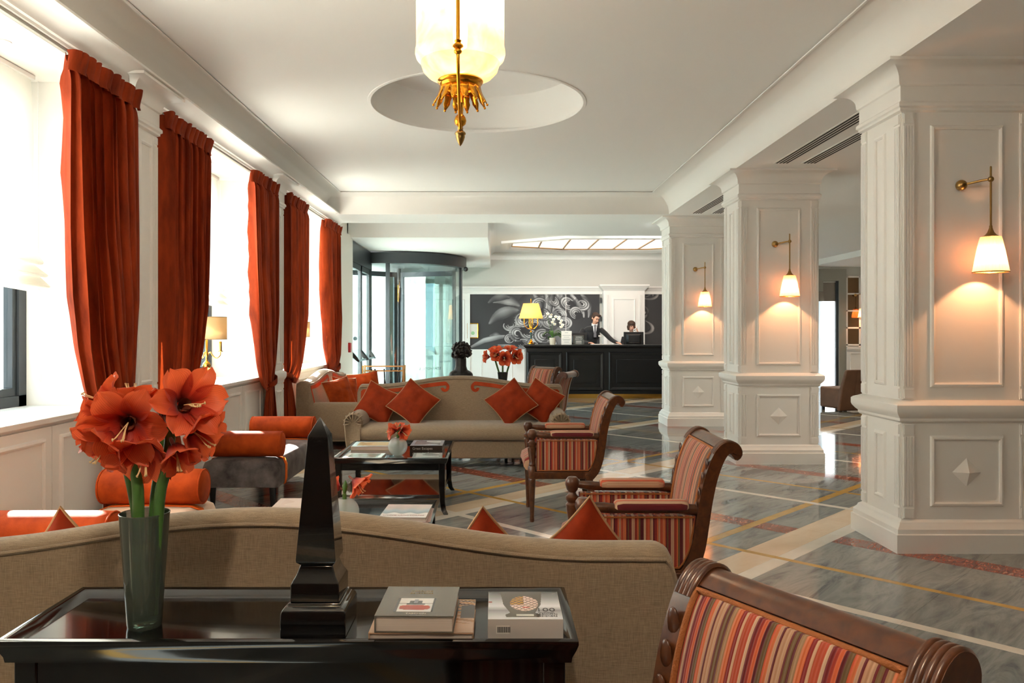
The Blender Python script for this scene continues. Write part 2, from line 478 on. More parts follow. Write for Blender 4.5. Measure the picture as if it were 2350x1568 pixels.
for ku in range(-4, 8):
    for cu, u0, u1 in ucut:
        for kv in range(-5, 7):
            for cv, v0, v1 in vcut:
                a0, a1, b0, b1 = u0+ku*PU, u1+ku*PU, v0+kv*PU, v1+kv*PU
                # lines cross everything; red stops at the diagonal bands
                if cu in 'wy': c = cu
                elif cv in 'wby': c = cv
                else: c = cu
                g = 0.0007
                P = [((u-v)*s2, (u+v)*s2) for u, v in ((a0+g,b0+g),(a1-g,b0+g),(a1-g,b1-g),(a0+g,b1-g))]
                P = clip_rect(P, -3.29, 9.79, Y0-0.19, YB+0.19)
                if len(P) < 3: continue
                ar = 0; mx = sum(p[0] for p in P)/len(P); my = sum(p[1] for p in P)/len(P)
                if my > 1.5:
                    q = [(1140+1800*p[0]/max(p[1],1.2), 762+2520/max(p[1],1.2)) for p in P]
                    q = clip_rect(q, 0, 2350, 0, 1568)
                    if len(q) > 2:
                        ar = abs(sum(q[i-1][0]*q[i][1]-q[i][0]*q[i-1][1] for i in range(len(q))))/2
                        px, py = 1140+1800*mx/my, 762+2520/my
                        vis = (px > 1290 and py > 915) or (470 < px < 760 and 1080 < py < 1175) or (1030 < px < 1300 and 1070 < py < 1230)
                        ar *= 1.0 if vis else 0.05
                pieces.append((ar, c, P))
pieces.sort(key=lambda t: -t[0])
rest = MB()
order = 'gbwry'
NM = {'g': 'grey_slab', 'b': 'beige_band_slab', 'w': 'white_strip', 'r': 'red_strip', 'y': 'yellow_strip'}
for k, (ar, c, P) in enumerate(pieces):
    area2 = sum(P[i-1][0]*P[i][1]-P[i][0]*P[i-1][1] for i in range(len(P)))
    if area2 < 0: P = P[::-1]
    if k < 295:
        MB().prism(P, -0.012, 0.0, 'z').build(NM[c], FMATS[c], floor)
    else:
        rest.mi = order.index(c); rest.prism(P, -0.012, 0.0, 'z')
ro = rest.build('marble_inlay', [FMATS[c] for c in order], floor); ro['kind'] = 'stuff'

# ---- hall ceiling with round recesses
CEN = [(-0.17, 0.22), (-0.17, 3.55), (-0.17, 6.88)]
ceiling = MB()
XL = -2.23; XRc = XR-0.28; ye = Y1-0.28
cuts = [Y0, 1.885, 5.215, 8.545]
for (cx, cy), ya, yb in zip(CEN, cuts[:-1], cuts[1:]):
    n = 72; R = 0.92; inner = []; outer = []
    for i in range(n):
        a = 2*PI*i/n; c, s_ = math.cos(a), math.sin(a)
        inner.append((cx+R*c, cy+R*s_, HC))
        t = min([(XRc-cx)/c if c > 1e-9 else 1e9, (XL-cx)/c if c < -1e-9 else 1e9, (yb-cy)/s_ if s_ > 1e-9 else 1e9, (ya-cy)/s_ if s_ < -1e-9 else 1e9])
        outer.append((cx+t*c, cy+t*s_, HC))
    ceiling.loft([inner, outer], False)
    for X in (XL, XRc):      # corner fillers
        for Yc in (ya, yb):
            i = min(range(n), key=lambda k: (outer[k][0]-X)**2+(outer[k][1]-Yc)**2)
            pr, nx = outer[i-1], outer[(i+1) % n]
            base = len(ceiling.v); ceiling.add([(X,Yc,HC), outer[i], pr, nx], [(0,1,2),(0,1,3)])
ceiling.add([(XL,8.545,HC),(XRc,8.545,HC),(XRc,ye,HC),(XL,ye,HC)], [(0,1,2,3)])
ceiling.box(-3.4, 9.8, Y0-0.2, YB+0.2, 4.05, 4.15)
ceil_o = struct('ceiling', ceiling, CEIL)
for i, (cx, cy) in enumerate(CEN):
    prof = [(0.92, HC), (0.925, HC-0.012), (0.945, HC-0.012), (0.95, HC)]
    m = MB()
    m.lathe([(0.955, HC+0.002), (0.95, HC-0.006), (0.925, HC-0.006), (0.92, HC), (0.915, HC+0.02), (0.93, HC+0.025)] + [(0.93-0.05*k/6, HC+0.025+0.30*k/6) for k in range(1,7)] + [(0.86, HC+0.335), (0.84, HC+0.335), (0.82, HC+0.345), (0.0001, HC+0.36)], (cx, cy, 0), 72, False)
    m.build('ceiling_recess', CEIL, ceil_o, smooth=40)

def cove_pts(r=0.28, n=10):
    return [(r*math.sin(PI/2*k/n), r*math.cos(PI/2*k/n)) for k in range(n+1)]
# cove runs round the hall: right, far end, left
cv = MB()
prof = [(0.0, 0.0)] + [(a, b-0.28) for a, b in cove_pts()] 
def cove_ring(pa):
    a, b = pa; z = HC + b - 0.0
    return [(XRc+a, Y0, z), (XRc+a, ye+a, z), (XL-a, ye+a, z), (XL-a, Y0, z)]
cv.loft([cove_ring((a, b)) for a, b in [(-0.02, -0.008), (-0.016, -0.014), (0.0, -0.014), (0.0, -0.004)] + [(a, b-0.28) for a, b in cove_pts()]], False, False)
struct('trim_1', cv, WHITE, smooth=40)['label'] = 'white concave cove running round the hall ceiling'
# beam right (underside) and aisle ceiling, transverse beam
aisle = MB().box(XR, 9.8, Y0, 12.3, HB, HB+0.3).box(5.1, 9.8, 12.3, YB+0.2, HB, HB+0.3)
struct('ceiling_aisle', aisle, CEIL)
struct('trim_2', MB().box(-2.6, XR, Y1, 12.3, HB, HB+0.6), CEIL)['label'] = 'white transverse beam at the end of the hall'
# reception ceiling with octagonal opening
OCT = [(0.33,17.0),(1.55,16.2),(3.6,16.2),(4.75,17.0),(4.75,18.15),(3.6,18.8),(1.6,18.8),(0.33,18.15)]
HR = 3.36
rc = MB(); n = 8
ocx, ocy = 2.5, 17.5
rx0, rx1, ry0, ry1 = -0.2, 5.1, 12.3, YB+0.1
out8 = [(rx0, 17.0), (1.55, ry0), (3.6, ry0), (rx1, 17.0), (rx1, 18.15), (3.6, ry1), (1.6, ry1), (rx0, 18.15)]
rc.loft([[(x,y,HR) for x,y in OCT], [(x,y,HR) for x,y in out8]], False)
rc.add([(rx0,ry0,HR), (rx0,17.0,HR), (1.55,ry0,HR), (rx1,ry0,HR), (3.6,ry0,HR), (rx1,17.0,HR), (rx1,ry1,HR), (rx1,18.15,HR), (3.6,ry1,HR), (rx0,ry1,HR), (1.6,ry1,HR), (rx0,18.15,HR)], [(0,1,2),(3,4,5),(6,7,8),(9,10,11)])
rc.box(5.09, 5.11, 12.3, YB, HB, HR)
rc_o = struct('ceiling_reception', rc, CEIL)
fr = MB()
def octo(d, z):
    res = []
    for x, y in OCT:
        v = Vector((x-2.53, y-17.5)); res.append((x+v.x/abs(v.length)*d, y+v.y/abs(v.length)*d, z))
    return res
fr.loft([octo(0.24, HR), octo(0.24, HR-0.05), octo(0.10, HR-0.06), octo(0.04, HR-0.02), octo(0.0, HR-0.02), octo(0.0, HR+0.06)], False)
fr.build('skylight_surround', CEIL, rc_o, smooth=30)
PANEL = emit('skylight_glass', (1.0, 0.76, 0.60, 1), 0.72)
sk = thing('ceiling_skylight', 'octagonal lit ceiling panel of peach glass with brass bars above the reception', 'skylight', (2.5, 17.5, HR))
bx = [0.33, 0.98, 1.58, 2.18, 2.78, 3.38, 3.98, 4.75]
for a, b in zip(bx[:-1], bx[1:]):
    P = clip_rect(OCT, a+0.01, b-0.01, 10, 30)
    MB(Matrix.Translation((-2.5,-17.5,-HR))).prism(P, HR+0.03, HR+0.04, 'z').build('pane', PANEL, sk)
for b in bx[1:-1]:
    P = clip_rect(OCT, b-0.018, b+0.018, 10, 30)
    MB(Matrix.Translation((-2.5,-17.5,-HR))).prism(P, HR+0.012, HR+0.05, 'z').build('bar', BRASSA, sk)
rim = MB(Matrix.Translation((-2.5,-17.5,-HR)))
rim.loft([octo(0.0, HR+0.045), octo(0.0, HR+0.012), octo(-0.035, HR+0.012), octo(-0.035, HR+0.045)], False)
rim.build('rim', BRASSA, sk)

# ---- bulkhead over the revolving door
bk = MB().box(-2.5, -0.15, 13.2, YB, 2.99, 4.0)
for k in range(6):
    a0, a1 = PI/2*k/6, PI/2*(k+1)/6; r = 0.13
    p = [(-0.15+r-r*math.cos(a0), HR-r+r*math.sin(a0)), (-0.15+r-r*math.cos(a1), HR-r+r*math.sin(a1))]
    bk.add([(p[0][0],13.2-p[0][0]-0.15,p[0][1]),(p[1][0],13.2-p[1][0]-0.15,p[1][1]),(p[1][0],YB,p[1][1]),(p[0][0],YB,p[0][1]),(-2.5,13.2-p[0][0]-0.15,p[0][1]),(-2.5,13.2-p[1][0]-0.15,p[1][1])], [(0,1,2,3),(4,5,1,0)])
struct('trim_3', bk, CEIL)['label'] = 'white dropped bulkhead over the revolving door'
struct('trim_15', MB().box(-2.6, -0.15, 12.3, 13.2, HR, HR+0.1), CEIL)['label'] = 'white ceiling strip before the bulkhead'

# ---- back wall
wb_ = MB().box(-2.7, 7.95, YB, YB+0.2, 0, 4.0).box(8.50, 9.8, YB, YB+0.2, 0, 4.0).box(7.95, 8.50, YB, YB+0.2, 2.62, 4.0)
wall_back = struct('wall_back', wb_, GREYW)
struct('wall_right', MB().box(9.6, 9.8, Y0, YB, 0, 4.0), WHITEW)
struct('wall_rear', MB().box(-3.3, 9.8, Y0-0.2, Y0, 0, 4.0), wood('rear_wall_darkened', lin(66,44,30), lin(96,66,44), 0.5, 0.0))  # unseen wall given a dark colour to keep the foreground and its reflections dim
cr = MB()
def crown(m, x0, x1, y, z, d=0.12):
    m.prism([(y, z), (y-d, z), (y-d, z-0.03), (y-d*0.8, z-0.05), (y-d*0.35, z-0.12), (y-d*0.25, z-0.17), (y, z-0.19)], x0, x1, 'x')
crown(cr, -0.15, 5.1, YB, HR, 0.14)
struct('trim_4', cr, WHITE, smooth=35)['label'] = 'white crown moulding on the reception back wall'
# wainscot and mural frame on back wall
wc = MB()
wc.box(-2.5, 5.1, YB-0.04, YB, 0, 0.95)
crown(wc, -2.5, 5.1, YB-0.0, 2.52, 0.10); wc.box(-2.5, 5.1, YB-0.05, YB, 2.33, 2.36)
wc.box(-2.5, -0.69, YB-0.045, YB, 0.95, 2.36)
wc.box(-0.72, -0.66, YB-0.07, YB, 0.0, 2.36)
wc.box(-2.5, 5.1, YB-0.06, YB, 0.93, 0.97)
for x in (-2.1, -1.2, 0.0, 1.2):
    wc.rframe((x, YB-0.04, 0.5), (1,0,0), (0,0,1), (0,-1,0), 0.36, 0.30, [(0,0),(0,0.012),(0.02,0.016),(0.035,0.0)])
for x in (-1.95, -1.15):
    wc.rframe((x, YB-0.045, 1.62), (1,0,0), (0,0,1), (0,-1,0), 0.33, 0.55, [(0,0),(0,0.012),(0.02,0.016),(0.035,0.0)])
struct('trim_5', wc, WHITE)['label'] = 'white wainscot and mural frame on the reception wall'
pw = MB().box(2.60, 3.60, YB-0.32, YB, 0, 2.42)
pw.rects([(3.1, YB-0.16, 0.5, 0.16, 2.40), (3.1, YB-0.16, 0.53, 0.19, 2.44), (3.1, YB-0.16, 0.56, 0.22, 2.47), (3.1, YB-0.16, 0.60, 0.26, 2.52), (3.1, YB-0.16, 0.60, 0.26, 2.55)])
pw.rframe((3.1, YB-0.32, 1.5), (1,0,0), (0,0,1), (0,-1,0), 0.24, 0.68, [(0,0),(0,0.012),(0.02,0.02),(0.035,0.0)])
for x in (2.70, 3.50):
    for q in (-0.025, 0, 0.025): pw.box(x+q-0.008, x+q+0.008, YB-0.335, YB-0.32, 0.9, 2.30)
struct('trim_6', pw, WHITE)['label'] = 'white panelled wall pier between the two murals'
for z in (1.72, 2.18):
    MB().box(2.555, 2.585, YB-0.10, YB-0.02, z-0.06, z+0.06).build('hinge', BLACKS, bpy.data.objects['trim_6'])

# ---- mural
def mural(w, h, seed, curls=True):
    rnd = random.Random(seed)
    def fn(X, Y):
        shp = X.shape
        V = np.full(shp, 0.030); 
        V += 0.010*np.sin(X*3+Y*2)
        def stroke(pts, wid, hi, lo, side=1):
            nonlocal V
            P = np.array([(p[0], p[1]) for p in pts]); best = np.full(shp, 1e9); sgn = np.zeros(shp); tt = np.zeros(shp)
            for i in range(len(P)-1):
                a, b = P[i], P[i+1]; d = b-a; L = d@d + 1e-12
                t = np.clip(((X-a[0])*d[0]+(Y-a[1])*d[1])/L, 0, 1)
                dx = X-a[0]-t*d[0]; dy = Y-a[1]-t*d[1]; dist = np.hypot(dx, dy); m = dist < best
                best = np.where(m, dist, best); sgn = np.where(m, np.sign(d[0]*dy-d[1]*dx), sgn); tt = np.where(m, (i+t)/(len(P)-1), tt)
            ww = wid*(0.25+0.75*np.sin(np.pi*np.clip(tt*0.9+0.08, 0, 1)))
            q = best*sgn*side/ww
            a = np.clip((1-np.abs(q))*6, 0, 1)
            sh = lo + (hi-lo)*np.clip(0.5+0.75*q-0.9*np.maximum(q-0.35, 0)*1.6, 0, 1)
            sh = sh*(0.85+0.25*np.sin(tt*9+seed))
            edge = np.clip((np.abs(q)-0.80)*6, 0, 1); sh = sh*(1-0.8*edge)
            V = V*(1-a) + np.clip(sh, 0.01, 1)*a
        def leaf(cx, cy, L, ang, wid, hi):
            pts = [(cx+L*t*math.cos(ang+0.5*t), cy+L*t*math.sin(ang+0.5*t)) for t in np.linspace(0, 1, 9)]
            stroke(pts, wid, hi, 0.05, rnd.choice((-1, 1)))
        if curls:
            stroke([(2.2,h),(1.9,1.0),(2.1,0.6),(2.45,0.0)], 0.42, 0.42, 0.16)
            stroke([(1.5,h),(1.35,0.9),(1.5,0.3)], 0.3, 0.10, 0.03)
            for cx, cy, L, a, w_, hi in ((1.15,0.95,0.72,PI*0.98,0.16,0.34),(1.2,1.10,0.62,PI*0.80,0.13,0.40),(0.95,1.28,0.5,PI*0.92,0.10,0.18),(1.4,0.85,0.55,PI*1.05,0.10,0.14),(0.75,0.35,0.26,PI*0.85,0.06,0.30)):
                leaf(cx, cy, L, a, w_, hi)
            stroke([(0.02,0.05),(0.35,0.22),(0.7,0.30),(1.0,0.33)], 0.07, 0.60, 0.20)
            stroke([(0.7,0.10),(1.0,0.06),(1.3,0.01)], 0.06, 0.45, 0.1)
            for k in range(7):      # wavy locks at the upper right
                x0 = 1.55+0.20*k; pts = [(x0+0.10*math.sin(3.2*t+k)+0.16*t, h+0.05-0.62*t) for t in np.linspace(0, 1, 14)]
                stroke(pts, 0.085, 0.85 if k % 2 else 0.55, 0.03, 1 if k % 2 else -1)
            for cx, cy, r in ((1.00,0.60,0.20),(1.30,0.74,0.18),(1.18,0.40,0.20),(1.46,0.38,0.22),(1.30,0.12,0.18),(1.60,0.64,0.18),(1.58,0.14,0.18),(1.82,0.34,0.24),(1.98,0.66,0.22),(1.80,0.86,0.18),(2.22,0.86,0.18),(1.70,1.12,0.18),(2.42,1.12,0.20),(2.32,0.66,0.18),(2.76,1.12,0.20),(2.62,0.88,0.16),(1.95,0.08,0.20),(0.98,0.26,0.13),(2.05,1.20,0.16)):
                s0 = rnd.uniform(0, 6.28); d = rnd.choice((-1, 1)); el = rnd.uniform(0.65, 1.0); ro_ = rnd.uniform(-0.8, 0.8); sd_ = rnd.choice((-1, 1))
                V = np.where(((X-cx)/(r*1.05))**2+((Y-cy)/(r*0.95))**2 < 1, V*0.35+0.008, V)
                for q, wd in ((1.0, 0.21), (0.66, 0.17), (0.36, 0.14)):
                    sp_ = rnd.uniform(3.3, 4.8)
                    def pt(t):
                        a = s0+d*(sp_*t+(1-q)*0.9); rr = r*q*(1-0.18*t)
                        u, v = rr*math.cos(a), rr*el*math.sin(a)
                        return (cx+u*math.cos(ro_)-v*math.sin(ro_), cy+u*math.sin(ro_)+v*math.cos(ro_))
                    stroke([pt(t) for t in np.linspace(0, 1, 16)], r*wd*1.15, rnd.uniform(0.55, 0.95), 0.02, sd_)
        else:
            for k in range(16):
                x = rnd.uniform(-0.2, w); y = rnd.uniform(0.1, h); a = rnd.uniform(-0.6, 0.9)
                pts = [(x+t*0.75*math.cos(a+1.0*t), y-0.25*t+0.55*t*math.sin(a+0.9*t)) for t in np.linspace(0, 1, 10)]
                stroke(pts, rnd.uniform(0.02, 0.07), rnd.uniform(0.15, 0.55), 0.02, rnd.choice((-1, 1)))
        warm = 1.0 if curls else 1.0
        return np.stack([V*1.0, V*1.0*(1.0 if curls else 0.93), V*(1.0 if curls else 0.86)+0.003], -1)
    return fn
MX = Matrix.Rotation(PI/2, 4, 'X')
mu = thing('mural', 'large black and white painted mural of baroque curls behind the reception desk', 'mural', (-0.66, YB-0.03, 0.97))
paint_panel('painting', 3.20, 1.37, mural(3.20, 1.37, 4), 420, 180, MURALM, mu, MX)
MB().box(0, 3.20, 0.001, 0.02, 0, 1.37).build('backing', BLACKS, mu)
MB().box(2.36, 2.372, -0.006, 0.0, 0.2, 1.37).build('seam_strip', WHITE, mu)
mu2 = thing('mural', 'dark painted mural with grey feathered strokes at the right of the wall pier', 'mural', (3.6, YB-0.03, 0.97))
paint_panel('painting', 1.48, 1.37, mural(1.48, 1.37, 9, False), 160, 140, MURALM, mu2, MX)
MB().box(0, 1.48, 0.001, 0.02, 0, 1.37).build('backing', BLACKS, mu2)

# ---- window wall
wl = MB()
segs = [(Y0, NICHE[0][0])] + [(NICHE[i][1], NICHE[i+1][0]) for i in range(2)] + [(NICHE[2][1], 13.4)]
for a, b in segs: wl.box(-3.3, -2.52, a, b, 0, 3.03)
wl.box(-3.3, -2.52, Y0, 13.4, 3.03, 4.0)
for a, b in NICHE: wl.box(-3.3, -3.07, a, b, 0, 0.90)
wl.box(-2.52, -2.46, 12.22, 13.4, 0, 3.03)
wall_left = struct('wall_left', wl, WHITEW)
wf = MB().box(-2.75, -2.5, 18.25, YB, 0, 4.0).box(-2.75, -2.5, 13.4, 18.25, 2.97, 4.0)
struct('wall_facade', wf, WHITE)
# crown along the window wall with curtain track under it
cw = MB()
def crown_l(m, a, b, d=0.0):
    pts = [(-2.53,3.03),(-2.46,3.03),(-2.455,3.045),(-2.44,3.05)] + [(-2.30-0.14*math.cos(PI/2*k/7), 3.05+0.065*math.sin(PI/2*k/7)) for k in range(8)] + [(-2.285,3.115),(-2.285,3.13),(-2.53,3.13)]
    m.prism([(x+d, z) for x, z in pts], a, b, 'y')
crown_l(cw, Y0, 12.2)
struct('trim_7', cw, WHITE, smooth=35)['label'] = 'white crown moulding above the orange curtains'
struct('trim_8', MB().box(-2.50, -2.475, Y0, 12.2, 3.012, 3.03), simple('track_grey', lin(150,146,138), 0.4))['label'] = 'slim curtain track under the crown moulding'

ST = [('base', [(0.055,0.0),(0.055,0.117),(0.045,0.122),(0.045,0.15),(0.025,0.175),(0.02,0.19),(0.006,0.20),(0.0,0.205)]),
      ('rail', [(0.0,0.82),(0.012,0.825),(0.02,0.835),(0.02,0.85),(0.035,0.865),(0.05,0.885),(0.055,0.90),(0.055,0.935),(0.045,0.945),(0.02,0.955),(0.0,0.965)]),
      ('capital', [(0.0,2.80),(0.018,2.81),(0.018,2.825),(0.03,2.835),(0.03,2.855),(0.014,2.87),(0.014,2.965),(0.026,2.972),(0.03,2.985),(0.03,2.995)] + [(0.03+0.11*(1-math.cos(PI/2*k/7)), 2.995+0.095*math.sin(PI/2*k/7)) for k in range(1,8)] + [(0.145,3.09),(0.145,HB-0.001)])]
FLP = [(0,0),(0,0.010),(0.010,0.016),(0.022,0.012),(0.028,0.0)]
def strip(o, u, n, z0, z1, w, parent):
    """fluted corner strip with end blocks on a face; o = centre of strip at z=0"""
    o, u, n = Vector(o), Vector(u), Vector(n); m = MB()
    def bar(a0, a1, za, zb, d):
        p = [o+u*a0, o+u*a1, o+u*a1+n*d, o+u*a0+n*d]
        m.add([tuple(q+Vector((0,0,za))) for q in p]+[tuple(q+Vector((0,0,zb))) for q in p], [(0,1,2,3),(7,6,5,4),(0,4,5,1),(1,5,6,2),(2,6,7,3),(3,7,4,0)])
    h = w/2
    bar(-h, h, z0, z1, 0.007)
    for z in (z0, z1-w): bar(-h+0.006, h-0.006, z+0.006, z+w-0.006, 0.014)
    for k in range(4):
        c = -h + w*(k+0.5)/4
        bar(c-w*0.085, c+w*0.085, z0+w+0.01, z1-w-0.01, 0.013)
    return m.build('fluted_strip', WHITE, parent)
def pillar(cx, cy, label):
    t = thing('pillar', label, 'pillar', (cx, cy, 0), 0, 'white panelled pillars along the hall')
    hx, hy = 0.415, 0.27
    MB().rects([(0,0,hx,hy,0.0),(0,0,hx,hy,HB)]).build('shaft', WHITE, t)
    for nm, pr in ST:
        MB().rects([(0,0,hx+d,hy+d,z) for d, z in pr]).build({'base':'base_moulding','rail':'chair_rail','capital':'capital'}[nm], WHITE, t, smooth=35)
    for u, n, hw, hp, dd in (((1,0,0),(0,-1,0),hx,0.22,hy), ((1,0,0),(0,1,0),hx,0.22,hy), ((0,1,0),(-1,0,0),hy,0.062,hx), ((0,1,0),(1,0,0),hy,0.062,hx)):
        U, Nn = Vector(u), Vector(n); c = Nn*dd
        for z0, z1 in ((0.205, 0.82), (0.965, 2.80)):
            for sgn in (-1, 1): strip(c+U*sgn*(hw-0.043), u, n, z0+0.006, z1-0.006, 0.072, t)
            zc = (z0+z1)/2; hh = (z1-z0)/2-0.11
            MB().rframe(c+Vector((0,0,zc)), u, (0,0,1), n, hp-0.014, hh, FLP).build('panel_moulding', WHITE, t)
        if hw == hx:
            o = c+Vector((0,0,0.505)); q = [o+U*0.092, o+Vector((0,0,0.092)), o-U*0.092, o-Vector((0,0,0.092)), o+Nn*0.032]
            MB().add([tuple(p) for p in q], [(0,1,4),(1,2,4),(2,3,4),(3,0,4),(3,2,1,0)]).build('diamond_boss', WHITE, t)
    return t
P1 = pillar(2.995, 5.27, 'nearest white panelled pillar at the right edge with lit sconce')
P2 = pillar(2.995, 8.60, 'middle white panelled pillar of the three beside the marble aisle')
P3 = pillar(2.995, 11.93, 'farthest white panelled pillar in front of the reception desk end')

def pilaster(cy, w, label, x=-2.52, d=0.075):
    t = thing('pilaster', label, 'pilaster', (x, cy, 0), 0, 'white pilasters between the windows')
    h = w/2
    MB().box(-0.02, d, -h, h, 0, 3.03).build('shaft', WHITE, t)
    for nm, pr in ST:
        k = 0.62 if nm != 'capital' else 1.0
        MB().rects([(d/2-0.05,0,d/2+0.05+q*k,h+q*k,z) for q, z in pr if z < 3.11] + ([(d/2-0.05,0,d/2+0.195,h+0.145,3.109)] if nm == 'capital' else [])).build({'base':'base_moulding','rail':'chair_rail','capital':'capital'}[nm], WHITE, t, smooth=35)
    for z0, z1 in ((0.205, 0.82), (0.965, 2.80)):
        for sgn in (-1, 1): strip((d, sgn*(h-0.037), 0), (0,1,0), (1,0,0), z0+0.006, z1-0.006, 0.06, t)
        MB().rframe((d,0,(z0+z1)/2), (0,1,0), (0,0,1), (1,0,0), max(h-0.115, 0.03), (z1-z0)/2-0.10, FLP).build('panel_moulding', WHITE, t)
    return t
pilaster(5.45, 0.38, 'white fluted pilaster between the two nearest orange curtains')
pilaster(8.78, 0.38, 'white fluted pilaster between the third and fourth orange curtains')
pilaster(2.12, 0.38, 'white fluted pilaster nearest the camera on the window wall')

# ---- windows
def window(n, a, b):
    w = sroot('window_%d' % n); x = -3.12
    m = MB()
    for y0, y1, z0, z1 in ((a, b, 0.92, 0.99), (a, b, 2.95, 3.03), (a, a+0.08, 0.92, 3.03), (b-0.08, b, 0.92, 3.03)):
        m.box(x-0.05, x+0.05, y0, y1, z0, z1)
    m.build('window_frame', ANTHR, w)
    c = (a+b)/2
    MB().box(x-0.045, x+0.045, c-0.05, c+0.05, 0.99, 2.95).build('mullion', ANTHR, w)
    for y0, y1 in ((a+0.08, c-0.05), (c+0.05, b-0.08)):
        s_ = MB()
        for ya, yb, z0, z1 in ((y0, y1, 0.99, 1.04), (y0, y1, 2.90, 2.95), (y0, y0+0.045, 1.04, 2.90), (y1-0.045, y1, 1.04, 2.90)):
            s_.box(x-0.01, x+0.035, ya, yb, z0, z1)
        f = s_.build('sash', ANTHR, w)
        MB().box(x-0.004, x+0.004, y0+0.045, y1-0.045, 1.04, 2.90).build('pane', GLASS, f)
for i, (a, b) in enumerate(NICHE): window(i+1, a, b)

def portal(name, c, size, rot):
    d = bpy.data.lights.new(name, 'AREA'); d.shape = 'RECTANGLE'; d.size, d.size_y = size; d.cycles.is_portal = True
    o = bpy.data.objects.new(name, d); o.location = c; o.rotation_euler = rot; COL.objects.link(o)
for i, (a, b) in enumerate(NICHE):
    portal('window_portal', (-3.25, (a+b)/2, 1.98), (b-a, 2.1), Vector((1,0,0)).to_track_quat('-Z', 'Y').to_euler())
    bpy.data.objects['window_portal' if i == 0 else 'window_portal.%03d' % i].data.size = 2.1
    bpy.data.objects['window_portal' if i == 0 else 'window_portal.%03d' % i].data.size_y = b-a
portal('entrance_portal', (-2.8, 15.8, 1.5), (2.97, 4.8), Vector((1,0,0)).to_track_quat('-Z', 'Y').to_euler())

# ---- low cabinets with sill tops in the window bays
def bay_cabinet(a, b, label):
    t = thing('window_cabinet', label, 'cabinet', (-2.8, (a+b)/2, 0), 0, 'white panelled cabinets under the windows')
    h = (b-a)/2-0.002
    MB().box(-0.268, 0.262, -h, h, 0, 0.888).build('carcass', WHITE, t)
    MB().box(-0.268, 0.30, -h, h, 0.888, 0.92).build('sill_top', SILL, t, bevel=0.004)
    n = 4; w = 2*h/n
    for k in range(n):
        yc = -h+w*(k+0.5)
        d = MB().box(0.262, 0.276, yc-w/2+0.004, yc+w/2-0.004, 0.11, 0.865)
        do = d.build('door_panel', WHITE, t)
        MB().rframe((0.276, yc, 0.49), (0,1,0), (0,0,1), (1,0,0), w/2-0.10, 0.29, FLP).build('panel_moulding', WHITE, do)
    MB().box(0.262, 0.285, -h, h, 0, 0.10).build('plinth', WHITE, t)
    for k in range(4):
        MB().box(-0.12+0.035*k, -0.11+0.035*k, -0.55, 0.75, 0.9195, 0.9215).build('vent_slot', simple('slot_grey', lin(120,118,114), 0.6) if k == 0 and 'slot_grey' not in bpy.data.materials else bpy.data.materials['slot_grey'], t)
bay_cabinet(*NICHE[0], 'white window cabinet in the nearest bay with slotted sill top')
bay_cabinet(*NICHE[1], 'white window cabinet in the second bay under the candelabra lamp')
bay_cabinet(*NICHE[2], 'white window cabinet in the far bay behind the corner sofa')

# ---- downlights (recessed lamps)
DLM = emit('downlight_lamp', (1.0, 0.95, 0.86, 1), 12.0)
def downlight(x, y, z, label, power=0, col=(1.0,0.86,0.68), ang=110, group='recessed downlights'):
    t = thing('downlight', label, 'downlight', (x, y, z), 0, group)
    MB().lathe([(0.052,0.0),(0.052,-0.006),(0.036,-0.006),(0.034,0.0)], (0,0,0), 20, False).build('trim_ring', WHITE, t, smooth=40)
    MB().lathe([(0.0001,-0.0005),(0.034,-0.0005)], (0,0,0), 20, False).build('lamp_face', DLM, t)
    if power:
        d = bpy.data.lights.new('downlight_beam', 'SPOT'); d.energy = power; d.color = col; d.spot_size = math.radians(ang); d.spot_blend = 0.6; d.shadow_soft_size = 0.04
        o = bpy.data.objects.new('downlight_beam', d); COL.objects.link(o); o.parent = t; o.location = (0,0,-0.02)
downlight(-2.78, 4.40, 3.03, 'small recessed downlight in the nearest window bay soffit', 12)
downlight(-2.78, 7.55, 3.03, 'small recessed downlight in the second window bay soffit', 12)
downlight(-2.78, 10.9, 3.03, 'small recessed downlight in the far window bay soffit', 12)

for x in (0.5, 2.9):  # made-up lamps out of view behind the beam, added to brighten the mural wall
    downlight(x, 13.2, HR, 'added wall washer hidden behind the transverse beam, %s side' % ('door' if x < 1 else 'pillar'), 0)
    d = bpy.data.lights.new('added_wash_beam', 'SPOT'); d.energy = 190; d.color = (1.0, 0.97, 0.92); d.spot_size = math.radians(62); d.spot_blend = 0.8; d.shadow_soft_size = 0.05
    o = bpy.data.objects.new('added_wash_beam', d); COL.objects.link(o); o.location = (x, 13.2, HR-0.03)
    o.rotation_euler = (Vector((x+0.4, YB, 1.75))-Vector((x, 13.2, HR))).to_track_quat('-Z', 'Y').to_euler()
# ---- linear air slots in the beam underside
def slot(x, ya, yb, label):
    t = thing('air_diffuser', label, 'air vent', (x, (ya+yb)/2, HB), 0, 'linear air slots in the beam')
    h = (yb-ya)/2
    MB().box(-0.075, 0.075, -h, h, -0.004, 0.0).build('plate', WHITE, t)
    for k in range(4):
        MB().box(-0.06+0.034*k, -0.043+0.034*k, -h+0.02, h-0.02, -0.006, -0.003).build('slot', DARKV, t)
for ya, yb, nm in ((5.95, 7.95, 'nearest and middle'), (9.3, 11.3, 'middle and farthest')):
    slot(2.88, ya, yb, 'slotted air vent nearer the hall between the %s pillars' % nm)
    slot(3.16, ya, yb, 'slotted air vent nearer the aisle between the %s pillars' % nm)

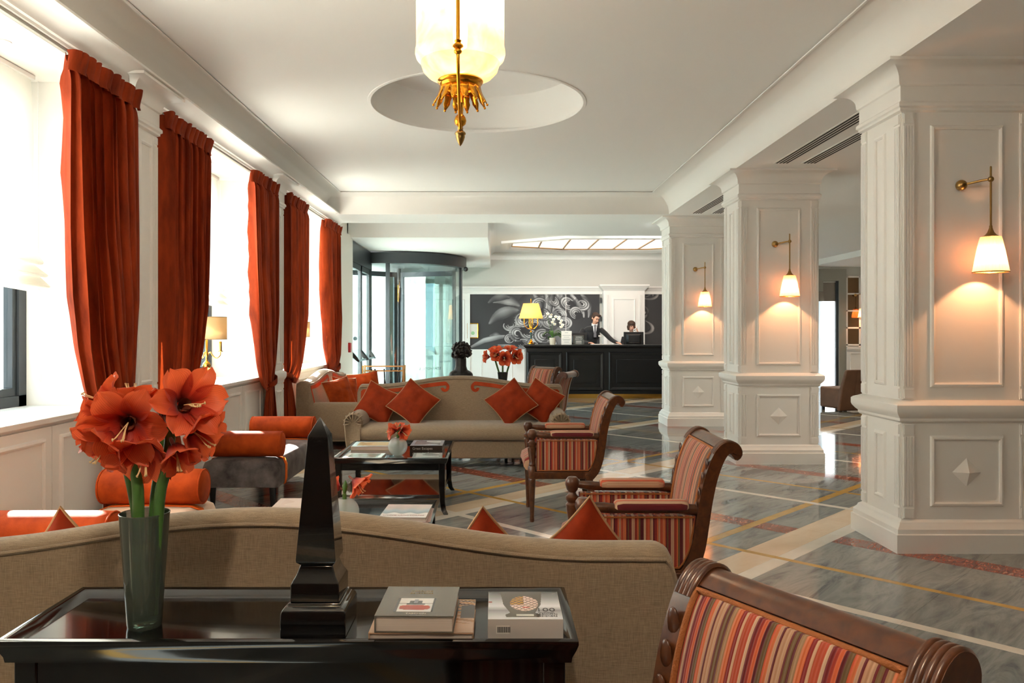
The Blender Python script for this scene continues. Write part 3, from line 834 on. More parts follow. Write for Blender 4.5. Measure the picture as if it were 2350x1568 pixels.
# ---- right side at the back: doorway, glazed mirror lattice
dw = sroot('door_3')
for x0, x1, z0, z1 in ((7.60,8.05,2.40,2.66),(7.60,8.62,2.66,2.95),(8.44,8.62,0,2.66)):
    MB().box(x0, x1, YB-0.06, YB+0.16, z0, z1).build('door_frame', simple('door_stone', lin(150,148,138), 0.4) if 'door_stone' not in bpy.data.materials else bpy.data.materials['door_stone'], dw)
MB().box(8.38, 8.44, YB-0.02, YB+0.1, 0, 2.66).build('door_jamb', ANTHR, dw)
MB().box(7.95, 8.40, YB+0.04, YB+0.06, 0, 2.42).build('frosted_pane', sheer('frosted_glass', (0.8,0.82,0.82,1), 0.3), dw)
MB().box(7.95, 8.40, YB+0.02, YB+0.04, 2.16, 2.62).build('roller_blind', simple('blind_grey', lin(140,132,124), 0.8), dw)
struct('trim_9', MB().box(7.7, 9.6, 13.0, YB, HB-0.10, HB).box(7.58, 7.7, 13.0, YB, HB-0.13, HB), CEIL)['label'] = 'white dropped ceiling edge at the far right'
lt = thing('mirror_lattice', 'mirrored glazing with white lattice bars beside the far doorway', 'mirror', (9.12, YB-0.02, 0))
MIR = simple('bronze_mirror', lin(120,92,66), 0.12, metal=0.9)
for r in range(4):
    for c in range(3):
        MB().box(-0.46+0.32*c, -0.46+0.32*c+0.28, -0.008, 0.0, 1.10+0.42*r, 1.10+0.42*r+0.38).build('pane', MIR, lt)
for c in range(4): MB().box(-0.50+0.32*c, -0.46+0.32*c, -0.03, 0.0, 1.04, 2.80).build('bar', WHITE, lt)
for r in range(5): MB().box(-0.50, 0.48, -0.03, 0.0, 1.06+0.42*r, 1.10+0.42*r).build('bar', WHITE, lt)
MB().box(-0.50, 0.48, -0.10, 0.0, 0.97, 1.04).build('ledge', WHITE, lt)
MB().box(-0.50, 0.48, -0.06, 0.0, 0.0, 0.97).build('dado', WHITE, lt)
MB().rframe((-0.25,-0.06,0.6), (1,0,0), (0,0,1), (0,-1,0), 0.15, 0.26, FLP).build('panel_moulding', WHITE, lt)
downlight(8.7, 18.2, HB-0.10, 'small recessed downlight before the far doorway', 20)
for k, (x, y) in enumerate(((5.2, 6.9), (5.2, 10.3), (5.8, 15.0))):  # made-up lamps hidden by the pillars, added to light the aisle
    downlight(x, y, HB, ['added unseen downlight over the aisle behind the nearest pillar', 'added unseen downlight over the aisle behind the middle pillar', 'added unseen downlight over the aisle beyond the farthest pillar'][k], 70, (1.0,0.88,0.72), 140)
# ================================================================ ENTRANCE
rd = sroot('door_1', 'grey revolving door with curved glass walls')
RC = Vector((-2.1, 16.8)); RR = 1.35
def arc(r, a, z): return (RC.x+r*math.cos(a), RC.y+r*math.sin(a), z)
A0, A1 = math.radians(-108), math.radians(108)
fas = MB(); n = 48
ring = [(RR+0.02,2.75),(RR+0.10,2.75),(RR+0.10,2.965),(RR-0.12,2.965),(RR-0.12,2.75)]
rings = [[arc(r, A0+(A1-A0)*k/n, z) for r, z in ring] for k in range(n+1)]
fas.loft(rings, True); fas.build('canopy_fascia', ANTHR, rd, smooth=35)
MB().loft([[arc(RR-0.02, 2*PI*k/48, 2.76) for k in range(48)], [arc(RR-0.02, 2*PI*k/48, 2.78) for k in range(48)]]).build('canopy_ceiling', simple('canopy_grey', lin(120,124,126), 0.4), rd)
angs = [math.radians(a) for a in (-108, -92, -9, 12)]
for a in angs:
    c, s_ = math.cos(a), math.sin(a); R3 = Matrix(((c,-s_,0),(s_,c,0),(0,0,1)))
    MB().obox(arc(RR, a, 1.375), (0.05, 0.075, 2.75), R3).build('post', ANTHR, rd)
def curved(a0, a1, nm='curved_pane'):
    k = 24
    m = MB(); m.loft([[arc(RR-0.006, a0+(a1-a0)*j/k, z) for z in (0.0, 2.75)] + [arc(RR+0.006, a0+(a1-a0)*j/k, z) for z in (2.75, 0.0)] for j in range(k+1)], True)
    return m.build(nm, DGLASS, rd, smooth=35)
for a0, a1 in zip(angs[:2], angs[1:3]): curved(a0+0.03, a1-0.03)
curved(math.radians(60), math.radians(108))
MB().lathe([(0.05,0),(0.05,2.75)], (RC.x, RC.y, 0), 16).build('centre_shaft', ANTHR, rd, smooth=40)
for k, a in enumerate((-20, 100, 220)):
    a = math.radians(a); c, s_ = math.cos(a), math.sin(a); R3 = Matrix(((c,-s_,0),(s_,c,0),(0,0,1)))
    def pt(r, z): return (RC.x+r*c, RC.y+r*s_, z)
    m = MB()
    for r, w in ((0.09, 0.07), (RR-0.06, 0.06)): m.obox(pt(r, 1.35), (w, 0.045, 2.64), R3)
    m.obox(pt((RR+0.03)/2, 2.62), (RR-0.12, 0.045, 0.10), R3); m.obox(pt((RR+0.03)/2, 0.09), (RR-0.12, 0.045, 0.12), R3)
    w_ = m.build('wing_frame', ANTHR, rd)
    MB().obox(pt((RR+0.03)/2, 1.36), (RR-0.18, 0.010, 2.45), R3).build('pane', DGLASS, w_)
MB().lathe([(0.016,0.0),(0.016,0.35)], (RC.x-0.0, RC.y-0.075, 2.05), 10).build('push_handle', BRASS, rd, smooth=40)
MB().ell(arc(RR+0.13, math.radians(-12), 2.72), (0.05,0.05,0.05)).build('camera_dome', BLACKS, rd, smooth=60)
DOORTXT = simple('door_lettering', lin(96,108,112), 0.5)
def arctext(s_, a, z, size):
    x, y, _ = arc(RR-0.012, a, z); t = math.atan2(math.cos(a), -math.sin(a))
    M_ = Matrix.Translation((x, y, z)) @ Matrix.Rotation(a+PI/2, 4, 'Z') @ MX @ Matrix.Diagonal((-1,1,1,1))
    text_mesh('door_lettering', s_, size, DOORTXT, rd, M_, 1.1)
arctext('STARHOTELS', math.radians(-55), 0.64, 0.075)
arctext('STARHOTELS', math.radians(-38), 0.78, 0.05)

ed = sroot('door_2', 'grey framed glass exit door with chrome panic bar')
m = MB()
for y0, y1, z0, z1 in ((13.4,15.5,2.62,2.97),(13.4,13.50,0,2.62),(15.42,15.52,0,2.62)): m.box(-2.56, -2.48, y0, y1, z0, z1)
m.build('door_frame', ANTHR, ed)
for y0, y1 in ((13.50, 14.45), (14.47, 15.42)):
    m = MB()
    for a, b, z0, z1 in ((y0,y0+0.07,0.02,2.62),(y1-0.07,y1,0.02,2.62),(y0,y1,2.52,2.62),(y0,y1,0.02,0.14)): m.box(-2.545, -2.495, a, b, z0, z1)
    lf = m.build('door_leaf', ANTHR, ed)
    MB().box(-2.524, -2.516, y0+0.07, y1-0.07, 0.14, 2.52).build('pane', DGLASS, lf)
    MB().tube([(-2.40, y0+0.06, 0.90), (-2.40, y1-0.06, 0.90)], 0.018, 10).build('panic_bar', CHROME, lf, smooth=40)
    for y in (y0+0.06, y1-0.06):
        MB().loft([[(-2.495,y-0.03,1.06),(-2.495,y+0.03,1.06),(-2.495,y+0.03,0.96),(-2.495,y-0.03,0.96)],[(-2.41,y-0.022,0.96),(-2.41,y+0.022,0.96),(-2.41,y+0.022,0.885),(-2.41,y-0.022,0.885)],[(-2.375,y-0.018,0.90),(-2.375,y+0.018,0.90),(-2.375,y+0.018,0.875),(-2.375,y-0.018,0.875)]]).build('bar_bracket', BLACKS, lf, bevel=0.006)
tag(MB().box(-2.46, -2.425, 12.98, 13.10, 1.06, 1.22).build('alarm_box', simple('alarm_red', lin(190,30,34), 0.35), bevel=0.006), 'small red alarm call box on the white wall end', 'alarm box')
# stone return wall with plaque outside the entrance
ow = thing('entrance_wall', 'pale stone wall with plaque and intercom outside the revolving door', 'wall', (-3.6, 18.9, -0.12))
MB().box(-1.6, 0.85, 0, 0.4, 0, 4.2).build('masonry', BRK if 'BRK' in globals() else simple('pale_stone_b', lin(222,218,212), 0.8, var=0.05, vscale=8), ow)
for r in range(24):
    for c in range(7):
        x0 = -1.6+0.36*c-(0.18 if r % 2 else 0)
        a, b = max(x0, -1.6), min(x0+0.35, 0.85)
        if b-a > 0.05: MB().box(a, b, -0.02, 0.0, 0.17*r+0.02, 0.17*r+0.178).build('stone', bpy.data.materials['pale_stone_b'], ow)
MB().box(-0.15, 0.55, -0.035, -0.02, 1.85, 2.25).build('plaque', simple('plaque_cream', lin(224,214,190), 0.4), ow)
ic = MB().box(0.10, 0.30, -0.05, -0.02, 1.10, 1.50).build('intercom', simple('intercom_grey', lin(226,226,226), 0.4), ow)
MB().lathe([(0.0001,0.002),(0.05,0.002),(0.05,0)], (0,0,0), 16).build('speaker', BLACKS, ic)
ic.children[0].matrix_local = Matrix.Translation((0.20,-0.05,1.36)) @ Matrix.Rotation(PI/2, 4, 'X')

# ================================================================ SOFAS
def sofa(name, label, loc, rz):
    """front faces local -y, origin on the floor at the middle"""
    t = thing(name, label, 'sofa', loc, rz)
    Wd, D = 2.30, 0.90; hw = Wd/2
    MB().box(-hw+0.04, hw-0.04, -0.40, 0.36, 0.09, 0.27).build('base', LINEN, t, bevel=0.015)
    for x in (-hw+0.12, hw-0.12):
        for y in (-0.36, 0.36): MB().loft([[(x-0.02,y-0.02,0.0),(x+0.02,y-0.02,0),(x+0.02,y+0.02,0),(x-0.02,y+0.02,0)],[(x-0.03,y-0.03,0.095),(x+0.03,y-0.03,0.095),(x+0.03,y+0.03,0.095),(x-0.03,y+0.03,0.095)]]).build('leg', BLACKS, t)
    # seat cushion, rounded front
    sec = [(-0.42,0.28),(-0.445,0.30),(-0.455,0.34),(-0.445,0.385),(-0.41,0.41),(-0.2,0.425),(0.2,0.42),(0.26,0.40),(0.26,0.28)]
    MB().loft([[(x*sx, y, z) for y, z in sec] for x, sx in ((-hw+0.17,1),(-hw+0.155,1),(0,1),(hw-0.155,1),(hw-0.17,1))]).build('seat_cushion', LINEN, t, smooth=60)
    # camel back
    def top(x):
        a = abs(x)/hw
        return 0.81 + 0.095*0.5*(1+math.cos(PI*min(a/0.82, 1))) 
    xs_ = [-hw+0.005+q for q in (0,0.003,0.009,0.018,0.03,0.045)]+list(np.linspace(-hw+0.10, hw-0.10, 36))+[hw-0.005-q for q in (0.045,0.03,0.018,0.009,0.003,0)]; rings = []
    for i in range(len(xs_)):
        x = xs_[i]; z = top(x)
        e = min(x+hw-0.005, hw-0.005-x)
        if e < 0.045: z -= 0.045-math.sqrt(max(0.045**2-(0.045-e)**2, 0))
        lean = 0.10
        rings.append([(x,0.40,0.10),(x,0.443,0.12),(x,0.45,z-0.06),(x,0.445,z-0.022),(x,0.42,z-0.004),(x,0.38,z+0.002),(x,0.335,z-0.006),(x,0.305,z-0.03),(x,0.29,z-0.08),(x,0.25,0.55),(x,0.22,0.42),(x,0.20,0.30)])
    bk = MB().loft(rings).build('backrest', LINEN, t, smooth=50)
    for yy, dz in ((0.447, -0.03), (0.302, -0.03)):
        pts = [(-hw+0.002, yy, 0.14 if yy > 0.4 else 0.60), (-hw+0.002, yy, top(hw)-0.09), (-hw+0.014, yy, top(hw)-0.05)] + [(-hw+0.03+(Wd-0.06)*i/40, yy, top(-hw+0.03+(Wd-0.06)*i/40)+dz) for i in range(41)] + [(hw-0.014, yy, top(hw)-0.05), (hw-0.002, yy, top(hw)-0.09), (hw-0.002, yy, 0.14 if yy > 0.4 else 0.60)]
        MB().tube(pts, 0.0065, 6).build('piping', LINEN, bk, smooth=60)
    # velvet ribbon motif on the inside back
    def yface(z, x):
        zt = top(x)
        return interp(z, [0.42, 0.55, zt-0.08, zt-0.03], [0.22, 0.25, 0.29, 0.305]) - 0.004
    for sgn in (-1, 1):
        path = [(1.09, 0.50), (1.09, 0.735)] + [(1.09-0.001, 0.735)] + [(x, top(x)-0.075) for x in np.linspace(1.085, 0.175, 18)]
        c0 = (0.175, top(0.175)-0.075-0.045)
        path += [(c0[0]-0.046*math.sin(t)*(1-0.10*t), c0[1]+0.046*math.cos(t)*(1-0.10*t)) for t in np.linspace(0.25, 4.6, 14)]
        P = [Vector((sgn*x, 0, z)) for x, z in path]; m = MB(); L = []; Rr = []
        for i, p in enumerate(P):
            d = (P[min(i+1, len(P)-1)]-P[max(i-1, 0)]).normalized(); nrm = Vector((-d.z, 0, d.x)); w = 0.021*(1.0 if i < 22 else 0.8)
            if 0 < i < 3: nrm = Vector((-sgn*0.8, 0, 0.8)) if False else nrm
            for lst, s_ in ((L, 1), (Rr, -1)):
                q = p+nrm*s_*w; lst.append((q.x, yface(q.z, q.x), q.z))
        vs = [v for ab in zip(L, Rr) for v in ab]
        m.add(vs, [(2*i, 2*i+1, 2*i+3, 2*i+2) for i in range(len(P)-1)])
        m.build('ribbon', RIBBON, t, solid=0.004)
    # rolled arms
    for sgn in (-1, 1):
        rings = []; xc = sgn*(hw-0.075)
        ang = [PI*2*k/20 for k in range(20)]
        for y, sc in ((-0.385, 0.72), (-0.40, 0.86), (-0.39, 0.97), (-0.36, 1.0), (-0.2, 1.0), (0.1, 1.0), (0.30, 1.0)):
            ring = []
            for a in ang:
                x = 0.100*math.cos(a)*sc; z = 0.455 + 0.105*math.sin(a)*sc
                if math.sin(a) < 0: z = 0.455 + (0.355)*math.sin(a)*(sc if sc > 0.9 else sc); x = 0.10*sc*(abs(math.cos(a))**0.5)*(1 if math.cos(a) > 0 else -1)*0.92
                ring.append((xc+x*sgn, y, max(z, 0.10)))
            rings.append(ring)
        ar = MB().loft(rings).build('arm', LINEN, t, smooth=60)
        for k in range(9):    # gathered pleats on the roll front
            a = math.radians(-10+25*k)
            pts = [(xc+sgn*0.104*math.cos(a), -0.30, 0.455+0.109*math.sin(a)), (xc+sgn*0.103*math.cos(a), -0.37, 0.455+0.108*math.sin(a)), (xc+sgn*0.075*math.cos(a), -0.404, 0.455+0.079*math.sin(a)), (xc+sgn*0.03*math.cos(a), -0.392, 0.455+0.03*math.sin(a))]
            MB().tube(catmull(pts, 4), 0.006, 6).build('pleat', LINEN, ar, smooth=60)
    return t
sofa('sofa', 'near taupe linen camelback sofa seen from behind', (-0.66, 2.58, 0), PI)
sofa('sofa', 'taupe linen camelback sofa with rust ribbon scrolls facing the camera', (-0.41, 8.50, 0), 0)
sofa('sofa', 'taupe linen sofa in the far corner against the window wall', (-1.93, 10.46, 0), PI/2)

# ---- cushions
def cushion(label, loc, size, R, mat=RUST, seed=0, group=None, thick=0.075, pinch=0.08):
    t = thing('cushion', label, 'cushion', loc, 0, group)
    t.rotation_euler = R.to_euler()
    rnd = random.Random(seed); h = size/2; ph = [rnd.uniform(0, 6) for _ in range(6)]
    def edge(u, v):
        # corners out, sides pulled in
        x, y = 2*u-1, 2*v-1
        fx = 1-pinch*(1-abs(y)**1.6); fy = 1-pinch*(1-abs(x)**1.6)
        return x*fx*h, y*fy*h
    n = 22
    def surf(sg):
        def f(u, v):
            x, y = edge(u, v); X, Y = 2*u-1, 2*v-1
            q = max((1-X**2)*(1-Y**2), 0)**0.55
            wr = 0.010*math.sin(7*X+3*Y+ph[0]+sg)*math.sin(5*Y-4*X+ph[1]) + 0.005*math.sin(15*X*Y+ph[2]+9*Y)
            return (x, y, sg*(thick*q + wr*q))
        return f
    m = MB(); m.grid(surf(1), n, n); m.grid(surf(-1), n, n)
    m.build('cover', mat, t, smooth=180)
    pts = [edge(u, 0) for u in np.linspace(0,1,12)[:-1]] + [edge(1, v) for v in np.linspace(0,1,12)[:-1]] + [edge(u, 1) for u in np.linspace(1,0,12)[:-1]] + [edge(0, v) for v in np.linspace(1,0,12)[:-1]]
    MB().tube([(x, y, 0) for x, y in pts], 0.0045, 6, closed=True).build('piping', PIPING, t, smooth=60)
    return t
def orient(normal, roll):
    """cushion face normal and roll (radians) of its square in the plane"""
    nrm = Vector(normal).normalized(); up = Vector((0,0,1)); x = up.cross(nrm).normalized(); y = nrm.cross(x)
    B = Matrix((x, y, nrm)).transposed()
    return B @ Matrix.Rotation(roll, 3, 'Z')
R45 = PI/4
cushion('rust velvet cushion at the far left on the ribboned sofa', (-1.30, 8.60, 0.615), 0.40, orient((0.10,-0.88,0.38), R45+0.30), seed=1)
cushion('rust velvet cushion leaning in front at the left of the ribboned sofa', (-0.905, 8.50, 0.63), 0.42, orient((0.05,-0.85,0.45), R45+0.12), seed=2)
cushion('rust velvet cushion leaning in front at the right of the ribboned sofa', (0.155, 8.50, 0.635), 0.42, orient((-0.05,-0.85,0.45), R45-0.10), seed=3)
cushion('rust velvet cushion at the far right on the ribboned sofa', (0.475, 8.60, 0.64), 0.40, orient((-0.12,-0.88,0.38), R45+0.22), seed=4)
cushion('rust cushion whose tip shows above the near sofa beside the armchair', (0.285, 2.60, 0.612), 0.37, orient((-0.06,0.97,0.22), R45+0.05), seed=5, pinch=0.15)
cushion('rust cushion with only a low tip showing above the near sofa', (-0.03, 2.62, 0.578), 0.37, orient((0.0,0.97,0.25), R45-0.06), seed=6, pinch=0.15)
cushion('rust cushion tip showing above the near sofa at the left', (-1.42, 2.62, 0.575), 0.37, orient((0.05,0.97,0.24), R45), seed=7, pinch=0.15)
cushion('orange velvet cushion with bright edge nearest on the corner sofa', (-1.93, 9.66, 0.62), 0.42, orient((0.72,-0.60,0.34), R45*0.2), VELVET, seed=8)
cushion('orange velvet cushion standing second on the corner sofa', (-1.91, 9.99, 0.62), 0.42, orient((0.78,-0.52,0.34), -0.1), VELVET, seed=9)
cushion('orange velvet cushion standing farthest on the corner sofa', (-1.77, 10.54, 0.64), 0.44, orient((0.45,-0.84,0.28), 0.12), VELVET, seed=10)

# ================================================================ ARMCHAIRS
def armchair(label, loc, rz, first=None):
    """faces local +x, origin on the floor"""
    if first: return dup(first, loc, rz, label)
    t = thing('armchair', label, 'armchair', loc, rz, 'striped mahogany armchairs')
    prof = [(-0.125,0.335),(-0.165,0.385),(-0.195,0.47),(-0.212,0.57),(-0.228,0.67),(-0.252,0.775),(-0.285,0.860),(-0.318,0.898),(-0.348,0.895),(-0.360,0.872),(-0.345,0.858)]
    cp = catmull([(x,0,z) for x,z in prof], 5)
    for sgn in (-1, 1):
        y = sgn*0.245; rings = []
        for i, p in enumerate(cp):
            d = (cp[min(i+1,len(cp)-1)]-cp[max(i-1,0)]).normalized(); nr = Vector((d.z,0,-d.x)); f = i/len(cp)
            a = interp(f, [0,0.2,0.65,0.85,1], [0.032,0.030,0.026,0.022,0.012]); w = 0.026
            rings.append([(p.x+nr.x*a, y-w, p.z+nr.z*a),(p.x+nr.x*a, y+w, p.z+nr.z*a),(p.x-nr.x*a, y+w, p.z-nr.z*a),(p.x-nr.x*a, y-w, p.z-nr.z*a)])
        po = MB().loft(rings).build('back_post', MAHOG, t, bevel=0.006)
        # carved ribs over the scroll and leaf drops down the front of the post
        k0 = int(len(cp)*0.60)
        for q in (-0.018, -0.006, 0.006, 0.018):
            pts = []
            for i in range(k0, len(cp)-2):
                d = (cp[min(i+1,len(cp)-1)]-cp[max(i-1,0)]).normalized(); nr = Vector((d.z,0,-d.x)); f = i/len(cp)
                a = interp(f, [0,0.2,0.65,0.85,1], [0.032,0.030,0.026,0.022,0.012])
                p = cp[i]+nr*a; pts.append((p.x, y+q, p.z))
            MB().tube(pts, 0.0065, 6).build('carved_rib', MAHOG, po, smooth=60)
        for i in range(int(len(cp)*0.30), k0, 3):
            d = (cp[i+1]-cp[i-1]).normalized(); nr = Vector((d.z,0,-d.x)); p = cp[i]+nr*0.030
            MB().ell((p.x,y,p.z), (0.007,0.017,0.030), None, 8, 6).build('carved_leaf', MAHOG, po, smooth=60)
        # rear sabre leg
        lp = catmull([(-0.115,y,0.36),(-0.135,y,0.22),(-0.165,y,0.10),(-0.205,y,0.0)], 5)
        MB().loft([[(p.x-r,y-r,p.z),(p.x+r,y-r,p.z),(p.x+r,y+r,p.z),(p.x-r,y+r,p.z)] for p, r in zip(lp, np.linspace(0.028,0.016,len(lp)))]).build('leg', MAHOG, t, bevel=0.004)
        # turned front leg and arm support
        MB().lathe([(0.0001,0),(0.014,0.0),(0.018,0.015),(0.016,0.03),(0.015,0.05),(0.024,0.26),(0.027,0.30),(0.027,0.315),(0.024,0.32),(0.030,0.335),(0.030,0.405),(0.022,0.415),(0.026,0.425),(0.020,0.44),(0.022,0.47),(0.030,0.52),(0.033,0.545),(0.024,0.555),(0.034,0.57),(0.034,0.583),(0.022,0.592),(0.018,0.605),(0.028,0.618),(0.036,0.645),(0.034,0.665),(0.022,0.68),(0.0001,0.684)], (0.30,y,0), 16).build('leg', MAHOG, t, smooth=40)
        # arm rail with scroll block, upholstered pad
        ap = catmull([(0.27,y,0.643),(0.20,y,0.636),(0.16,y,0.634),(-0.12,y,0.632),(-0.24,y,0.622)], 4)
        MB().tube(ap, [interp(p.x, [-0.25,-0.14,0.17,0.21,0.27], [0.026,0.022,0.022,0.024,0.018]) for p in ap], 8).build('arm_rail', MAHOG, t, smooth=60)
        MB().loft([[(x, y+c*0.033*s_, 0.648+d_*0.026*s_) for c, d_ in ((-1,-0.6),(1,-0.6),(1.08,0.1),(0.8,0.75),(0,1.05),(-0.8,0.75),(-1.08,0.1))] for x, s_ in ((-0.155,0.6),(-0.145,0.92),(-0.12,1),(0.13,1),(0.155,0.92),(0.165,0.6))]).build('arm_pad', STRA, t, smooth=50)
        # side panel
        pg = [(0.268,0.375),(0.268,0.605),(-0.185,0.605),(-0.180,0.54),(-0.165,0.46),(-0.135,0.395),(-0.115,0.375)]
        MB().prism(pg, y-0.018, y+0.018, 'y').build('side_panel', STRD, t, bevel=0.004)
        for yy in (-0.0195, 0.0195):
            pts = [(x, y+yy, z) for x, z in [(0.262,0.381),(0.262,0.599),(-0.178,0.599),(-0.172,0.54),(-0.157,0.463),(-0.130,0.402),(-0.112,0.381)]]
            MB().tube(pts, 0.0045, 5, closed=True).build('gimp', GIMP, t)
        MB().box(-0.13, 0.30, y-0.024, y+0.024, 0.318, 0.372).build('side_rail', MAHOG, t, bevel=0.004)
    MB().box(0.276, 0.316, -0.245, 0.245, 0.318, 0.372).build('front_rail', MAHOG, t, bevel=0.005)
    MB().box(-0.15, -0.11, -0.245, 0.245, 0.335, 0.385).build('back_rail', MAHOG, t, bevel=0.005)
    # seat
    sec = [(-0.16,0.37),(0.30,0.37),(0.345,0.385),(0.362,0.42),(0.352,0.462),(0.31,0.488),(0.1,0.500),(-0.1,0.49),(-0.16,0.47)]
    MB().loft([[(x, y, 0.37+(z-0.37)*k) for x, z in sec] for y, k in ((-0.225,0.75),(-0.215,0.95),(-0.14,1.0),(0,1.03),(0.14,1.0),(0.215,0.95),(0.225,0.75))]).build('seat', STRW, t, smooth=60)
    # back pad, follows the posts, both faces upholstered
    fr = []
    for i, p in enumerate(cp):
        f = i/len(cp)
        if p.z < 0.40 or f > 0.66: continue
        fr.append(p)
    rings = []
    for j in range(13):
        yy = -0.218+0.436*j/12; bl = 1-abs(2*j/12-1)**3
        ring = [(p.x+0.024+0.020*bl, yy, p.z) for p in fr] + [(p.x-0.020-0.006*bl, yy, p.z) for p in reversed(fr)]
        rings.append(ring)
    MB().loft(rings).build('back_pad', STRW, t, smooth=60)
    top = fr[-1]
    gp = [(fr[i].x+0.029, -0.216, fr[i].z) for i in range(len(fr))] + [(top.x+0.030, y, top.z) for y in np.linspace(-0.20,0.20,5)] + [(fr[i].x+0.029, 0.216, fr[i].z) for i in range(len(fr)-1,-1,-1)]
    MB().tube(gp, 0.007, 6).build('gimp', GIMP, t, smooth=60)
    gp = [(x-0.055, y, z) for x, y, z in gp]
    MB().tube(gp, 0.006, 6).build('gimp', GIMP, t, smooth=60)
    # top rail
    tr = [p for i, p in enumerate(cp) if i/len(cp) > 0.62]
    rings = []
    for yy in (-0.225, 0.225):
        a = [];b_ = []
        for i, p in enumerate(tr):
            d = (tr[min(i+1,len(tr)-1)]-tr[max(i-1,0)]).normalized(); nr = Vector((d.z,0,-d.x)); w = interp(i/len(tr), [0,0.6,1], [0.022,0.018,0.008])
            a.append((p.x+nr.x*w, yy, p.z+nr.z*w)); b_.append((p.x-nr.x*w, yy, p.z-nr.z*w))
        rings.append(a+b_[::-1])
    MB().loft(rings).build('top_rail', MAHOG, t, smooth=50)
    return t
AC = armchair('striped armchair right of the near sofa with a cushion tip before it', (0.675, 3.65, 0), PI)
armchair('striped armchair beside the far coffee table facing the window wall', (0.555, 6.03, 0), PI+0.02, AC)
def back_to(x, y, face):
    f = Vector((face[0], face[1])).normalized()
    return (x+f.x*0.31, y+f.y*0.31, 0), math.atan2(f.y, f.x)
l, r = back_to(0.538, 1.387, (-0.86, -0.50))
armchair('nearest striped armchair with carved scroll back cut by the bottom edge', l, r, AC)
l, r = back_to(0.66, 10.75, (-0.80, -0.60))
armchair('striped armchair before the reception desk with its front turned this way', l, r, AC)
l, r = back_to(0.85, 9.45, (-0.93, 0.36))
armchair('striped armchair behind the ribboned sofa turned away to the left', l, r, AC)

# ================================================================ BENCHES AND BOLSTERS
def bench(label, x, ya, yb, mat, ribmat, loc_group='velvet benches along the windows'):
    cy = (ya+yb)/2; t = thing('bench', label, 'bench', (x, cy, 0), 0, loc_group); h = (yb-ya)/2; w = 0.285
    def sect(k): return [(-w*k+0.0,0.215),(w*k,0.215),((w+0.008)*k,0.25),((w+0.008)*k,0.36),((w-0.01)*k,0.405),((w-0.06)*k,0.424),(0,0.430),(-(w-0.06)*k,0.424),(-(w-0.01)*k,0.405),(-(w+0.008)*k,0.36),(-(w+0.008)*k,0.25)]
    rings = []
    for y, k, dz in ((-h,0.90,0.03),(-h+0.012,0.97,0.012),(-h+0.05,1.0,0.0),(0,1.0,0),(h-0.05,1.0,0),(h-0.012,0.97,0.012),(h,0.90,0.03)):
        rings.append([(px_, y, z-(dz if z > 0.3 else -dz*0.3)) for px_, z in sect(k)])
    MB().loft(rings).build('seat', mat, t, smooth=50)
    for y in (-h+0.235, h-0.235):
        rg = []
        for yy in (y-0.028, y+0.028): rg.append([(px_*1.012, yy, 0.212 if z < 0.22 else z+0.004) for px_, z in sect(1.0)])
        MB().loft(rg, False).build('strap', ribmat, t, smooth=50, solid=0.003)
    for sx in (-1, 1):
        for sy in (-1, 1):
            a = (sx*(w-0.055), sy*(h-0.09))
            MB().lathe([(0.0001,0),(0.014,0),(0.028,0.22),(0.0001,0.22)], (0,0,0), 14).build('leg', BLACKS, t, smooth=40).matrix_local = Matrix.Translation((a[0],a[1],0)) @ Matrix.Shear('XY', 4, (sx*0.0, sy*0.0))
    return t
ORIB = velvet('strap_orange', lin(190,76,20), lin(226,104,36), sheen=0.4)
bench('grey velvet bench with orange strap before the second window', -1.95, 5.93, 7.35, GREYV, ORIB)
bench('blush velvet bench with orange strap behind the tall amaryllis', -1.93, 3.20, 4.62, BEIGEV, ORIB)
def bolster(label, x, y, group='orange velvet bolsters on the benches', z=0.432, rot=0.0, r=0.098, L=0.56):
    t = thing('bolster', label, 'bolster', (x, y, z+r), rot, group)
    h = L/2
    prof = [(0.0001,-h-0.012),(r*0.5,-h-0.010),(r*0.88,-h-0.004),(r*0.99,-h+0.012),(r*1.005,-h+0.05),(r*1.01,0),(r*1.005,h-0.05),(r*0.99,h-0.012),(r*0.88,h+0.004),(r*0.5,h+0.010),(0.0001,h+0.012)]
    o = MB(Matrix.Rotation(PI/2, 4, 'Y')).lathe(prof, (0,0,0), 32).build('cover', VELVET, t, smooth=50)
    for e in (-h, h):
        MB().tube([(e*0.997, r*0.965*math.cos(a), r*0.965*math.sin(a)) for a in np.linspace(0, 2*PI, 25)[:-1]], 0.005, 6, closed=True).build('seam', VELVET, t, smooth=60)
bolster('orange bolster with a sunlit top at the near end of the grey bench', -1.95, 6.10)
bolster('orange bolster at the far end of the grey bench', -1.95, 7.17)
bolster('orange bolster behind the green amaryllis stems on the blush bench', -1.93, 4.42)
bolster('orange bolster at the left edge showing above the near sofa', -1.93, 3.38)

